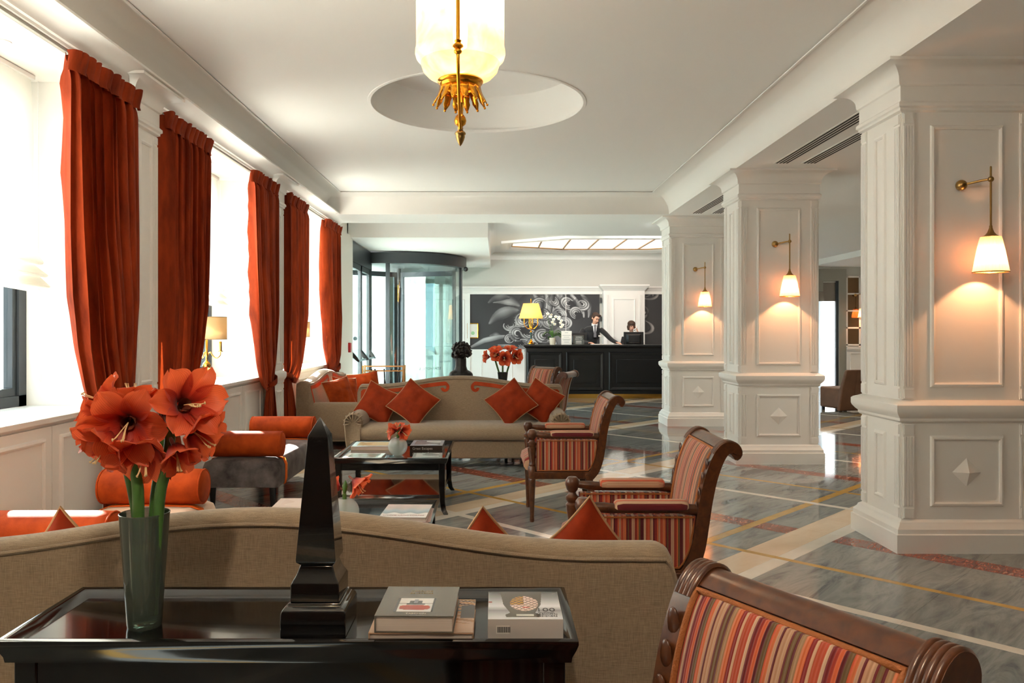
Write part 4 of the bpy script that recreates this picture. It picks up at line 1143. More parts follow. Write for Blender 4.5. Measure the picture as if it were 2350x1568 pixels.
# ================================================================ TABLES
TABTOP = simple('table_top_lacquer', lin(30,16,14), 0.06, spec=0.6, coat=0.8)
def coffee_table(label, x0, x1, ya, yb):
    t = thing('coffee_table', label, 'coffee table', ((x0+x1)/2, (ya+yb)/2, 0), 0, 'black lacquer coffee tables'); hx, hy = (x1-x0)/2, (yb-ya)/2
    MB().box(-hx+0.02, hx-0.02, -hy+0.02, hy-0.02, 0.395, 0.412).build('top', TABTOP, t)
    rim = MB()
    P = [(-0.03,0.39),(0.0,0.39),(0.012,0.42),(0.014,0.432),(0.0,0.436),(-0.012,0.428),(-0.022,0.412)]
    rim.rframe((0,0,0), (1,0,0), (0,1,0), (0,0,1), hx-0.012, hy-0.012, P); rim.build('tray_rim', BLACK, t, smooth=35)
    ap = MB()
    for a in ((-hx+0.03,hx-0.03,-hy+0.03,-hy+0.055),(-hx+0.03,hx-0.03,hy-0.055,hy-0.03),(-hx+0.03,-hx+0.055,-hy+0.03,hy-0.03),(hx-0.055,hx-0.03,-hy+0.03,hy-0.03)): ap.box(*a, 0.335, 0.395)
    ap.build('apron', BLACK, t)
    MB().box(-hx+0.04, hx-0.04, -hy+0.04, hy-0.04, 0.115, 0.145).build('lower_shelf', TABTOP, t, bevel=0.003)
    for sx in (-1, 1):
        for sy in (-1, 1):
            pts = [(-0.045,0.395),(-0.045,0.20),(-0.042,0.10),(-0.030,0.03),(-0.012,0.0)]
            rg = []
            for (d, z), w in zip(pts, (0.024,0.022,0.02,0.018,0.017)):
                cx, cy = sx*(hx+d), sy*(hy+d); rg.append([(cx-w,cy-w,z),(cx+w,cy-w,z),(cx+w,cy+w,z),(cx-w,cy+w,z)])
            MB().loft(rg).build('leg', BLACK, t, bevel=0.003)
    return t
coffee_table('black lacquer coffee table with globe vase before the ribboned sofa', -1.263, -0.377, 6.0, 6.95)
coffee_table('black lacquer coffee table half hidden behind the near sofa', -1.215, -0.33, 3.60, 4.52)
def console(label, x0, x1, ya, yb, H=0.752):
    t = thing('console_table', label, 'console table', ((x0+x1)/2, (ya+yb)/2, 0), 0); hx, hy = (x1-x0)/2, (yb-ya)/2
    k = H-0.752
    MB().box(-hx+0.03, hx-0.03, -hy+0.03, hy-0.03, 0.715+k, 0.735+k).build('top', BLACK, t)
    P = [(-0.05,0.70),(-0.014,0.70),(-0.012,0.712),(-0.004,0.73),(0.0,0.742),(0.0,0.75),(-0.006,0.753),(-0.018,0.750),(-0.035,0.736),(-0.05,0.730)]
    MB().rframe((0,0,0), (1,0,0), (0,1,0), (0,0,1), hx, hy, [(a, b+k) for a, b in P]).build('tray_rim', BLACK, t, smooth=50)
    ap = MB()
    for a in ((-hx+0.03,hx-0.03,-hy+0.03,-hy+0.05),(-hx+0.03,hx-0.03,hy-0.05,hy-0.03),(-hx+0.03,-hx+0.05,-hy+0.03,hy-0.03),(hx-0.05,hx-0.03,-hy+0.03,hy-0.03)): ap.box(*a, 0.64+k, 0.715+k)
    ap.build('apron', BLACK, t)
    for sx in (-1, 1):
        for sy in (-1, 1):
            cx, cy = sx*(hx-0.05), sy*(hy-0.05)
            MB().rects([(cx,cy,0.016,0.016,0),(cx,cy,0.024,0.024,0.64+k),(cx,cy,0.024,0.024,0.70+k)]).build('leg', BLACK, t, bevel=0.003)
    MB().box(-hx+0.05, hx-0.05, -hy+0.05, hy-0.05, 0.14, 0.16).build('lower_shelf', BLACK, t)
    return t
console('black lacquer console table with tray top in the foreground', -1.055, 0.172, 1.645, 1.995)
console('black console table behind the ribboned sofa carrying the bust', -0.98, 0.16, 9.05, 9.42)

# ================================================================ CURTAINS AND BLINDS
def curtain(label, y_out, y_in, seed, x=-2.44, tie=0.86, dirn=1):
    """y_out: free edge at the top, y_in: edge by the pilaster where it is tied back"""
    t = thing('curtain', label, 'curtain', (x, y_in, 0), 0, 'orange velvet curtains on the window wall')
    rnd = random.Random(seed); w = y_in-y_out; ph = [rnd.uniform(0, 6.28) for _ in range(4)]; nf = 9
    zs = [2.985, 2.95, 2.90, 2.80, 2.4, 2.0, 1.6, 1.35, 1.15, 1.02, 0.94, tie, tie-0.06, tie-0.2, 0.4, 0.0]
    ow = [1.00, 1.0, 0.98, 0.97, 0.95, 0.925, 0.88, 0.81, 0.70, 0.57, 0.42, 0.20, 0.22, 0.30, 0.38, 0.40]   # free-edge distance from the tied side (fraction of width)
    iw = [0.0, 0.0, 0.0, 0.0, -0.0, -0.01, -0.015, -0.015, 0.0, 0.02, 0.03, 0.05, 0.02, 0.0, -0.03, -0.04]
    zz = [tie + (2.985-tie)*(k/54)**1.0 for k in range(54, -1, -1)] + [tie*(1-k/16)+0.012*(k/16) for k in range(1, 17)]
    def fn(u, v):
        z = zz[min(int(round(v*(len(zz)-1))), len(zz)-1)]
        a = interp(-z, [-q for q in zs], ow); b = interp(-z, [-q for q in zs], iw)
        # the free edge sags below the tie: swag
        sag = 0.0
        if z < 1.5 and z >= tie-0.001: sag = -0.16*(u)**2.2*clamp((1.5-z)/0.5)*clamp((z-tie)/0.10+0.25)
        fr_ = b + (a-b)*u
        amp = interp(z, [0, 0.3, tie, tie+0.2, 1.6, 2.85, 2.93, 2.985], [0.06, 0.05, 0.016, 0.036, 0.068, 0.062, 0.030, 0.020])
        c = math.sin(2*PI*nf*u + ph[0] + 0.5*math.sin(z*1.3+ph[1]))
        c = 2*abs(math.sin(PI*nf*u + ph[0] + 0.4*math.sin(z*1.1+ph[1]+4*u)))**0.75-1
        xx = amp*c + 0.012*math.sin(2*PI*3*u+ph[2]) 
        if z < 2.0 and z > tie: xx += 0.05*math.sin(PI*u)*clamp((2.0-z)/1.0)*clamp((z-tie)/0.2)
        yo = 0.030*math.cos(2*PI*nf*u+ph[0]+0.6)
        return (xx, -w*fr_+yo*(1 if w > 0 else -1), z+sag)
    MB().grid(fn, 150, len(zz)-1).build('drape', CURT, t, smooth=180)
    # pleated heading tape
    def hd(u, v):
        c = abs(math.sin(PI*11*u+0.3*v))**0.6
        pin = 0.55+0.45*abs(v-0.78)/0.78
        return (0.018+0.060*c*pin+0.008*math.sin(37*u), -w*(1.012*u-0.006)+0.016*math.sin(2*PI*11*u)*(1 if w > 0 else -1), 2.995-0.115*v + (0.010*c+0.006*math.sin(50*u) if v < 0.1 else 0.0))
    MB().grid(hd, 168, 6).build('heading', CURT, t, smooth=180)
    # tie-back band
    pts = [(0.05+0.035*math.cos(a)*1.0, -w*(0.12)+0.085*math.sin(a)*1.0, tie+0.02+0.05*math.sin(a)*(-1 if w > 0 else 1)) for a in np.linspace(0, 2*PI, 20)[:-1]]
    pts = [(0.012+0.055*math.cos(a), -w*0.125+0.10*math.sin(a), tie+0.01-0.035*math.sin(a)*(1 if w < 0 else -1)) for a in np.linspace(0, 2*PI, 24)[:-1]]
    m = MB(); L = len(pts); vs = []
    for p in pts: vs += [(p[0], p[1], p[2]-0.03), (p[0], p[1], p[2]+0.03)]
    m.add(vs, [(2*i, 2*((i+1) % L), 2*((i+1) % L)+1, 2*i+1) for i in range(L)])
    m.build('tie_back', CURT, t, smooth=180, solid=0.008)
    return t
curtain('nearest orange velvet curtain, largest, at the left', 4.43, 5.24, 1)
curtain('orange velvet curtain just right of the nearest pilaster', 6.60, 5.70, 2)
curtain('orange velvet curtain with sunlit red hem left of the second pilaster', 7.72, 8.56, 3)
curtain('orange velvet curtain just right of the second pilaster', 9.95, 9.02, 4)
curtain('farthest orange velvet curtain beside the entrance wall', 11.05, 12.02, 5)

BLIND = sheer('blind_linen', (0.86,0.83,0.75,1), 0.38)
def blind(label, a, b, zb=1.66):
    t = thing('roman_blind', label, 'blind', (-2.96, (a+b)/2, 3.0), 0, 'cream roman blinds in the window bays'); h = (b-a)/2
    zt = 0.0; bot = zb-3.0
    prof = [(0.0, zt), (0.01, -0.3), (0.012, -0.7), (0.005, bot+0.30), (0.03, bot+0.24), (0.085, bot+0.19), (0.06, bot+0.165), (0.01, bot+0.17), (0.05, bot+0.145), (0.10, bot+0.115), (0.06, bot+0.09), (0.01, bot+0.10), (0.06, bot+0.075), (0.105, bot+0.045), (0.06, bot+0.025), (0.01, bot+0.035), (0.05, bot+0.01), (0.09, bot)]
    pr = catmull([(x, 0, z) for x, z in prof], 4)
    def fn(u, v):
        p = pr[min(int(round(v*(len(pr)-1))), len(pr)-1)]; k = clamp((bot+0.4-p.z)/0.4)
        edge = 0.03*k*math.sin(30*p.z+2)
        return (p.x*(1+0.15*math.sin(5*u+3)) + 0.006*math.sin(9*u+4*p.z), -h-edge*(-1 if u < 0.5 else 0)+2*h*u+(edge if u > 0.5 else 0), p.z + 0.02*k*math.sin(7*u+40*p.x))
    MB().grid(fn, 40, len(pr)-1).build('fabric', BLIND, t, smooth=180)
    MB().box(-0.02, 0.03, -h, h, 0.0, 0.025).build('headrail', WHITE, t)
    MB().tube([(0.03, h+0.03, 0.0), (0.032, h+0.032, -1.9), (0.04, h+0.045, -1.92), (0.034, h+0.038, -1.5)], 0.003, 5).build('bead_chain', WHITE, t)
    return t
blind('cream roman blind with gathered folds at the left edge', 2.55, 4.98)
blind('cream roman blind in the second window bay behind a curtain', 5.9, 8.28)
blind('cream roman blind in the far window bay', 9.25, 12.0)
# ================================================================ LAMPS
# alabaster glass of the hanging lantern
def alabaster():
    m, nt, b, out = newmat('alabaster_glass')
    mp = coords(nt); n = N(nt, 'TexNoise'); n.inputs['Scale'].default_value = 5; n.inputs['Detail'].default_value = 6; n.inputs['Distortion'].default_value = 1.5
    nt.links.new(mp.outputs[0], n.inputs[0])
    r = ramp(nt, n.outputs[0], [(0.35, (0.74, 0.42, 0.17, 1)), (0.5, (0.78, 0.54, 0.30, 1)), (0.62, (0.80, 0.64, 0.42, 1))])
    nt.links.new(r.outputs[0], b.inputs['Base Color']); b.inputs['Roughness'].default_value = 0.2
    t = N(nt, 'BsdfTranslucent'); nt.links.new(r.outputs[0], t.inputs[0])
    mx = N(nt, 'MixShader'); mx.inputs[0].default_value = 0.6
    nt.links.new(b.outputs[0], mx.inputs[1]); nt.links.new(t.outputs[0], mx.inputs[2])
    tr = N(nt, 'BsdfTransparent'); tr.inputs[0].default_value = (1.0,0.95,0.86,1)
    m3 = N(nt, 'MixShader'); m3.inputs[0].default_value = 0.30; nt.links.new(mx.outputs[0], m3.inputs[1]); nt.links.new(tr.outputs[0], m3.inputs[2]); nt.links.new(m3.outputs[0], out.inputs[0])
    return m
ALAB = alabaster()
BULB = emit('lamp_bulb', (1.0, 0.80, 0.52, 1), 14.0)
def point(parent, loc, power, col, r=0.03):
    d = bpy.data.lights.new('lamp_light', 'POINT'); d.energy = power; d.color = col; d.shadow_soft_size = r
    o = bpy.data.objects.new('lamp_light', d); COL.objects.link(o); o.parent = parent; o.location = loc
    return o
def lantern(label, x, y, power):
    t = thing('hanging_lantern', label, 'pendant lamp', (x, y, 2.27), 0, 'alabaster hanging lanterns')
    # glass: drum, moulded ring, bowl
    MB().lathe([(0.198,0.86),(0.199,0.80),(0.199,0.42),(0.203,0.405),(0.204,0.385),(0.198,0.365),(0.186,0.352),(0.178,0.347),(0.176,0.335),(0.168,0.31),(0.146,0.287),(0.105,0.268),(0.09,0.265)], (0,0,0), 48, False).build('glass_shade', ALAB, t, smooth=40)
    MB().lathe([(0.205,0.855),(0.212,0.87),(0.212,0.89),(0.200,0.90),(0.0001,0.905)], (0,0,0), 32, False).build('top_band', GILT, t, smooth=40)
    # collar and leaf crown
    MB().lathe([(0.09,0.278),(0.100,0.272),(0.104,0.262),(0.100,0.254),(0.094,0.250),(0.092,0.236),(0.088,0.232),(0.07,0.232)], (0,0,0), 36, False).build('collar', GILT, t, smooth=40)
    for k in range(14):
        a = 2*PI*k/14; m = MB(Matrix.Rotation(a, 4, 'Z'))
        w = 2*PI*0.092/14/2
        pts = [(0.0,0.236,1.0),(0.004,0.215,0.95),(0.010,0.20,0.75),(0.017,0.186,0.85),(0.025,0.172,0.5),(0.031,0.160,0.18)]
        L = [(0.090+d, -w*q, z) for d, z, q in pts]; Rr = [(0.090+d, w*q, z) for d, z, q in pts]
        vs = [v for ab in zip(L, Rr) for v in ab]
        m.add(vs, [(2*i, 2*i+1, 2*i+3, 2*i+2) for i in range(len(pts)-1)])
        m.ell((0.122,0,0.158), 0.0045, None, 8, 6)
        m.build('crown_leaf', GILT, t, smooth=60, solid=0.003)
    # rods down the glass meeting at the ball
    for a in (-PI/2+0.0, PI/2+0.0):
        c, s_ = math.cos(a), math.sin(a)
        path = [(0.215,0.88),(0.216,0.6),(0.214,0.40),(0.212,0.36)]
        MB().tube([(r*c, r*s_, z) for r, z in path], 0.0085, 10).build('upper_rod', GILT, t, smooth=60)
        MB(Matrix.Translation((0.212*c,0.212*s_,0))).lathe([(0.009,0.375),(0.016,0.37),(0.012,0.36),(0.022,0.352),(0.024,0.345),(0.012,0.335),(0.018,0.326),(0.016,0.318),(0.008,0.312)], (0,0,0), 16, False).build('rod_knuckle', GILT, t, smooth=60)
        lp = catmull([(0.212,0,0.345),(0.206,0,0.29),(0.185,0,0.22),(0.13,0,0.15),(0.07,0,0.10),(0.03,0,0.07),(0.016,0,0.045)], 5)
        MB().tube([(p.x*c, p.x*s_, p.z) for p in lp], 0.0075, 8).build('lower_rod', GILT, t, smooth=60)
    MB().lathe([(0.012,0.235),(0.011,0.17),(0.018,0.165),(0.011,0.158),(0.010,0.115),(0.016,0.112),(0.024,0.10),(0.028,0.085),(0.024,0.07),(0.014,0.062),(0.010,0.058)], (0,0,0), 20, False).build('ball', GILT, t, smooth=60)
    MB().lathe([(0.010,0.058),(0.014,0.052),(0.011,0.047),(0.014,0.044),(0.012,0.04),(0.020,0.036),(0.025,0.030),(0.025,0.024),(0.020,0.020),(0.021,0.012),(0.016,-0.004),(0.008,-0.020),(0.0001,-0.030)], (0,0,0), 20, False).build('finial', BRASSA, t, smooth=60)
    MB().tube([(0,0,0.9),(0,0,1.47)], 0.008, 8).build('stem', GILT, t, smooth=60)
    MB().lathe([(0.0001,0.40),(0.03,0.42),(0.034,0.50),(0.02,0.57),(0.0001,0.58)], (0,0,0), 16).build('bulb', emit('lantern_bulb_%d' % power, (1.0,0.86,0.62,1), power*0.2), t, smooth=60)
    point(t, (0,0,0.70), 13 if power == 20 else 125, (1.0,0.94,0.85), 0.05)
    return t
lantern('alabaster and gilt hanging lantern at the top of the picture', -0.165, 3.55, 20)
lantern('alabaster and gilt hanging lantern above and behind the camera', -0.17, 0.2, 8)
tag(MB().lathe([(0.12,HC+0.355),(0.12,HC+0.335),(0.10,HC+0.31),(0.05,HC+0.29),(0.0001,HC+0.285)], (-0.17,6.88,0), 24, False).build('ceiling_boss', simple('glass_boss', lin(214,214,208), 0.1), smooth=50), 'small glass boss in the middle of the round ceiling recess', 'ceiling light')

# pleated wall sconces on the pillars
SHADE = sheer('sconce_silk', (0.95, 0.60, 0.36, 1), 0.45, ((1.0, 0.55, 0.28, 1), 0.12))
def sconce(label, x, yface, z=0.0, power=7.0):
    """arm from the wall ball to the joint, rod, cap, pleated shade"""
    t = thing('wall_sconce', label, 'wall lamp', (x, yface, z), 0, 'brass sconces with pleated shades'); yy = -0.15; xr = 0.045
    MB().ell((-0.065, -0.028, 2.33), (0.034,0.034,0.034), None, 18, 12).build('wall_ball', BRASSA, t, smooth=60)
    MB().tube([(-0.065,-0.03,2.33),(xr*0.4,yy*0.75,2.345),(xr,yy,2.345)], 0.0075, 8).build('arm', BRASSA, t, smooth=60)
    MB().ell((xr, yy, 2.345), (0.018,0.018,0.018), None, 14, 10).build('joint', BRASSA, t, smooth=60)
    MB().lathe([(0.004,2.425),(0.006,2.42),(0.006,2.06),(0.009,2.055),(0.009,2.045),(0.014,2.03),(0.020,2.015),(0.032,2.0),(0.045,1.992),(0.046,1.985),(0.030,1.985)], (xr,yy,0), 16, False).build('rod', BRASSA, t, smooth=60)
    n = 64; rg = []
    for f in np.linspace(0, 1, 8):
        r = 0.055+(0.098-0.055)*f**0.85; zz = 1.988-0.218*f
        rg.append([(xr+(r+0.0022*(1 if k % 2 else -1))*math.cos(2*PI*k/n), yy+(r+0.0022*(1 if k % 2 else -1))*math.sin(2*PI*k/n), zz) for k in range(n)])
    MB().loft(rg, False).build('pleated_shade', SHADE, t)
    MB().tube([(xr+0.099*math.cos(a), yy+0.099*math.sin(a), 1.77) for a in np.linspace(0, 2*PI, 33)[:-1]], 0.004, 6, closed=True).build('shade_trim', BRASSA, t, smooth=60)
    MB().ell((xr, yy, 1.90), (0.016,0.016,0.028), None, 12, 8).build('bulb', BULB, t, smooth=60)
    point(t, (xr, yy, 1.862), power, (1.0, 0.42, 0.17), 0.012)
    return t
sconce('brass sconce with pleated shade on the nearest pillar', 3.01, 5.0)
sconce('brass sconce with pleated shade on the middle pillar', 3.01, 8.33)
sconce('brass sconce with pleated shade on the farthest pillar', 3.01, 11.66)
sc4 = sconce('small lit sconce standing in for a reflection in the far right mirror lattice', 8.90, YB-0.05, -0.02, 6)  # real lamp built in place of a sconce mirrored in the panes

# candelabra table lamps on the window sills
DRUM = sheer('lamp_silk', lin(196,170,130), 0.35, (lin(255,214,150), 0.10))
def candelabra(label, x, y, z, rot):
    t = thing('table_lamp', label, 'table lamp', (x, y, z), rot, 'brass candelabra lamps on the sills')
    MB().lathe([(0.0001,0),(0.075,0.0),(0.075,0.008),(0.06,0.014),(0.05,0.03),(0.02,0.04),(0.012,0.055),(0.014,0.07),(0.010,0.08),(0.010,0.115),(0.018,0.125),(0.032,0.14),(0.040,0.165),(0.032,0.19),(0.016,0.205),(0.012,0.215),(0.011,0.25),(0.016,0.26),(0.018,0.285),(0.012,0.295),(0.011,0.40),(0.007,0.41),(0.007,0.66),(0.012,0.665),(0.0001,0.68)], (0,0,0), 20).build('stem', BRASS, t, smooth=45)
    for k in range(3):
        a = 2*PI*k/3+0.3; c, s_ = math.cos(a), math.sin(a)
        pts = catmull([(0.012,0,0.275),(0.035,0,0.29),(0.05,0,0.262),(0.085,0,0.235),(0.118,0,0.262),(0.122,0,0.295)], 5)
        ar = MB().tube([(p.x*c, p.x*s_, p.z) for p in pts], 0.0055, 8).build('arm', BRASS, t, smooth=60)
        MB(Matrix.Translation((0.122*c, 0.122*s_, 0))).lathe([(0.006,0.29),(0.022,0.297),(0.024,0.302),(0.010,0.305),(0.012,0.31),(0.013,0.385),(0.011,0.39),(0.0001,0.39)], (0,0,0), 14).build('candle_cup', BRASS, ar, smooth=45)
    MB().lathe([(0.178,0.41),(0.178,0.62)], (0,0,0), 40, False).build('drum_shade', DRUM, t, smooth=60, solid=0.003)
    for zz in (0.412, 0.618): MB().tube([(0.179*math.cos(a), 0.179*math.sin(a), zz) for a in np.linspace(0, 2*PI, 33)[:-1]], 0.003, 6, closed=True).build('shade_rim', simple('shade_rim_tan', lin(120,94,60), 0.7) if 'shade_rim_tan' not in bpy.data.materials else bpy.data.materials['shade_rim_tan'], t)
    m = MB()
    for a in (0, 2*PI/3, 4*PI/3): m.tube([(0,0,0.61),(0.178*math.cos(a),0.178*math.sin(a),0.61)], 0.002, 5)
    m.build('shade_spider', BRASS, t)
    point(t, (0,0,0.52), 3.0, (1.0,0.80,0.55), 0.03)
candelabra('brass candelabra lamp with tan drum shade on the second window sill', -2.70, 7.30, 0.92, 0.0)
candelabra('smaller looking brass candelabra lamp on the far window sill', -2.78, 10.9, 0.92, 0.5)

# ================================================================ FLOWERS
def petalmat(name, c0, c1, c2, trans=0.30):
    m, nt, b, out = newmat(name)
    tc = N(nt, 'TexCoord'); a = N(nt, 'VertexColor'); a.layer_name = 'Col'
    sp = N(nt, 'SeparateColor'); nt.links.new(a.outputs[0], sp.inputs[0])
    r = ramp(nt, sp.outputs[0], [(0.0, c0), (0.35, c1), (0.8, c2), (1.0, c2)])
    v = N(nt, 'Math', operation='SINE'); q = N(nt, 'Math', operation='MULTIPLY'); q.inputs[1].default_value = 60
    nt.links.new(sp.outputs[1], q.inputs[0]); nt.links.new(q.outputs[0], v.inputs[0])
    mx = N(nt, 'Mix', data_type='RGBA', blend_type='MULTIPLY'); mx.inputs[0].default_value = 0.35
    vr = ramp(nt, v.outputs[0], [(0.0, (0.65,0.5,0.5,1)), (0.6, (1,1,1,1))])
    nt.links.new(r.outputs[0], mx.inputs[6]); nt.links.new(vr.outputs[0], mx.inputs[7])
    nt.links.new(mx.outputs[2], b.inputs['Base Color']); b.inputs['Roughness'].default_value = 0.45; b.inputs['Sheen Weight'].default_value = 0.2
    t = N(nt, 'BsdfTranslucent'); nt.links.new(mx.outputs[2], t.inputs[0])
    ms = N(nt, 'MixShader'); ms.inputs[0].default_value = trans
    nt.links.new(b.outputs[0], ms.inputs[1]); nt.links.new(t.outputs[0], ms.inputs[2]); nt.links.new(ms.outputs[0], out.inputs[0])
    bump(nt, b, v.outputs[0], 0.2, 0.001)
    return m
PETAL = petalmat('amaryllis_petal', lin(96,10,8), lin(200,48,20), lin(248,112,62), 0.42)
def petal_mesh(seed, L=0.085, Wd=0.044, flare=1.0, curl=0.0, nu=10, nv=14):
    rnd = random.Random(seed); a, b = rnd.uniform(-1, 1), rnd.uniform(0, 6)
    vs = []; cs = []
    for j in range(nv+1):
        s = j/nv
        for i in range(nu+1):
            t = 2*i/nu-1
            w = Wd*(math.sin(PI*min(s*0.62+0.10, 1))**0.9)
            if s > 0.80: w *= math.sqrt(max(1-((s-0.80)/0.205)**2.0, 0.0))*0.985+0.015
            rad = 0.010 + flare*L*(0.20*s+0.62*s**2.0) ; ax = L*(1.0*s-0.42*flare*s**2.4-(0.30+curl)*max(s-0.72, 0)**1.3)
            cup = 0.010*(1-t*t)*math.sin(PI*s)*(1)
            wave = 0.0035*math.sin(5*t+9*s+b)*s
            x = rad + cup*0.4 + wave; y = t*w*0.5*1.0 + 0.004*a*s*s
            z = ax - cup*0.9 + 0.006*t*t*s*1.2 + wave
            vs.append((x, y, z)); cs.append((s, abs(t), rnd.random(), 1))
    n = nu+1
    fs = [(j*n+i, j*n+i+1, (j+1)*n+i+1, (j+1)*n+i) for j in range(nv) for i in range(nu)]
    return vs, fs, cs
def petal_obj(parent, M, data):
    vs, fs, cs = data
    me = bpy.data.meshes.new('petal'); me.from_pydata([tuple(M @ Vector(v)) for v in vs], [], fs)
    at = me.color_attributes.new('Col', 'FLOAT_COLOR', 'POINT'); at.data.foreach_set('color', np.array(cs, np.float32).ravel())
    me.materials.append(PETAL); me.shade_smooth()
    o = bpy.data.objects.new('petal', me); COL.objects.link(o); o.parent = parent
    return o
STAM = simple('stamen', lin(238,206,150), 0.5)
THROAT = simple('flower_throat', lin(112,52,34), 0.5)
BUDM = simple('flower_bud', lin(196,140,90), 0.5, var=0.3, vscale=30)
def bloom(parent, loc, direction, size=1.0, seed=0, flare=1.0, curl=0.0, roll=0.0):
    """one trumpet flower: tube (part) with six petals and stamens (sub-parts); opens towards direction"""
    d = Vector(direction).normalized(); Q = d.to_track_quat('Z', 'Y').to_matrix().to_4x4() @ Matrix.Rotation(roll, 4, 'Z')
    M = Matrix.Translation(loc) @ Q @ Matrix.Diagonal((size, size, size, 1))
    fl = MB(M).lathe([(0.004,-0.030),(0.006,-0.022),(0.0055,-0.010),(0.010,0.004),(0.014,0.016)], (0,0,0), 12, False).build('flower', THROAT, parent, smooth=60)
    for k in range(6):
        dta = petal_mesh(seed*11+k, L=0.086*(1.0 if k % 2 else 0.97), Wd=0.066 if k % 2 == 0 else 0.054, flare=flare*(1.0 if k % 2 else 0.93), curl=curl)
        petal_obj(fl, M @ Matrix.Rotation(2*PI*k/6, 4, 'Z') @ Matrix.Translation((0 if k % 2 else 0.0012, 0, 0)), dta)
    m = MB(M); rnd = random.Random(seed+99)
    for k in range(5):
        a = rnd.uniform(-0.9, 0.9)-PI/2
        pts = [(0,0,0.01), (0.006*math.cos(a), 0.006*math.sin(a), 0.04), (0.016*math.cos(a), 0.016*math.sin(a), 0.068), (0.020*math.cos(a), 0.016*math.sin(a), 0.078)]
        m.tube(pts, 0.0011, 5); m.ell(pts[-1], (0.0016,0.0035,0.0016), None, 6, 4)
    m.build('stamens', STAM, fl, smooth=60)
    return fl
def bud(parent, base, tip, r=0.012, mat=None, name='bud'):
    b0, b1 = Vector(base), Vector(tip)
    pts = [b0+(b1-b0)*f for f in (0, 0.12, 0.35, 0.6, 0.82, 1)]
    MB().tube(pts, [r*0.3, r*0.6, r, r*0.95, r*0.55, r*0.06], 10).build(name, mat or BUDM, parent, smooth=60)
def stemthing(label, pts, r0, r1, loc, group=None):
    t = thing('amaryllis', label, 'flower', loc, 0, group)
    P = catmull([tuple(Vector(p)-Vector(loc)) for p in pts], 5)
    MB().tube(P, list(np.linspace(r0, r1, len(P))), 14).build('stem', STEM, t, smooth=60)
    return t
def rel(t, p): return Vector(p)-t.location

# ---- tall smoked glass vase with four amaryllis on the foreground console
VX, VY, VZ = -0.797, 1.775, 0.735
def smokeglass():
    m = bpy.data.materials.new('smoked_glass'); m.use_nodes = True; nt = m.node_tree; nt.nodes.clear()
    out = N(nt, 'OutputMaterial'); tr = N(nt, 'BsdfTransparent'); g = N(nt, 'BsdfGlossy'); g.inputs['Roughness'].default_value = 0.03
    df = N(nt, 'BsdfDiffuse')
    tc = N(nt, 'TexCoord'); sp = N(nt, 'SeparateXYZ'); nt.links.new(tc.outputs['Object'], sp.inputs[0])
    r = ramp(nt, sp.outputs[2], [(0.0, lin(176,204,192)), (0.10, lin(216,228,218)), (0.19, lin(236,238,234)), (0.20, lin(222,222,220)), (0.25, lin(186,187,188))])
    nt.links.new(r.outputs[0], tr.inputs[0]); df.inputs[0].default_value = lin(128,138,124)
    m1 = N(nt, 'MixShader'); m1.inputs[0].default_value = 0.32; nt.links.new(tr.outputs[0], m1.inputs[1]); nt.links.new(df.outputs[0], m1.inputs[2])
    fz = N(nt, 'LayerWeight'); fz.inputs[0].default_value = 0.3
    m2 = N(nt, 'MixShader'); nt.links.new(fz.outputs['Fresnel'], m2.inputs[0]); nt.links.new(m1.outputs[0], m2.inputs[1]); nt.links.new(g.outputs[0], m2.inputs[2])
    nt.links.new(m2.outputs[0], out.inputs[0]); return m
SMOKE = smokeglass()
vz = thing('vase', 'tall smoked green glass vase on the foreground console', 'vase', (VX, VY, VZ))
MB().lathe([(0.0001,0.004),(0.030,0.004),(0.0345,0.001),(0.0355,0.0),(0.037,0.006),(0.0405,0.06),(0.0465,0.15),(0.0535,0.252),(0.0545,0.256),(0.0525,0.257),(0.0505,0.25),(0.044,0.15),(0.0375,0.06),(0.034,0.022),(0.0001,0.018)], (0,0,0), 40, False).build('glass', SMOKE, vz, smooth=50)
MB().lathe([(0.0001,0.02),(0.0335,0.024),(0.037,0.06),(0.0435,0.15),(0.0470,0.198),(0.0001,0.198)], (0,0,0), 32, False).build('water', glassmat('water', (0.86,0.94,0.90,1), 0.03), vz, smooth=50)
def V(px, py, Y): return ((px-1140)*Y/1800, Y, 1.4-(py-762)*Y/1800)
G = 'amaryllis stems in the tall vase'
s1 = stemthing('amaryllis stem at the far left of the tall vase, two trumpets facing left', [(VX+0.012,VY+0.012,VZ+0.03),(-0.826,1.785,1.02),(-0.845,1.79,1.10),(-0.852,1.79,1.20)], 0.0115, 0.010, (VX,VY,VZ), G)
bloom(s1, rel(s1, (-0.868,1.78,1.228)), (-0.75,-0.25,0.62), 0.92, 1, 0.95, 0.3)
bloom(s1, rel(s1, (-0.872,1.76,1.195)), (-0.90,-0.42,0.05), 0.95, 2, 0.85, 0.2)
bloom(s1, rel(s1, (-0.845,1.82,1.20)), (-0.3,0.5,0.8), 0.9, 12, 1.0, 0.2)
s2 = stemthing('amaryllis stem left of centre with the large open bloom facing the camera', [(VX-0.010,VY-0.012,VZ+0.03),(-0.802,1.755,1.02),(-0.808,1.752,1.10),(-0.812,1.75,1.19)], 0.0135, 0.0115, (VX,VY,VZ), G)
bloom(s2, rel(s2, (-0.812,1.735,1.203)), (0.18,-0.93,-0.18), 1.12, 3, 1.08, 0.0)
bloom(s2, rel(s2, (-0.84,1.73,1.178)), (-0.42,-0.66,-0.62), 1.0, 4, 0.92, 0.1)
bloom(s2, rel(s2, (-0.815,1.76,1.215)), (-0.15,0.25,0.92), 0.95, 5, 1.05, 0.2)
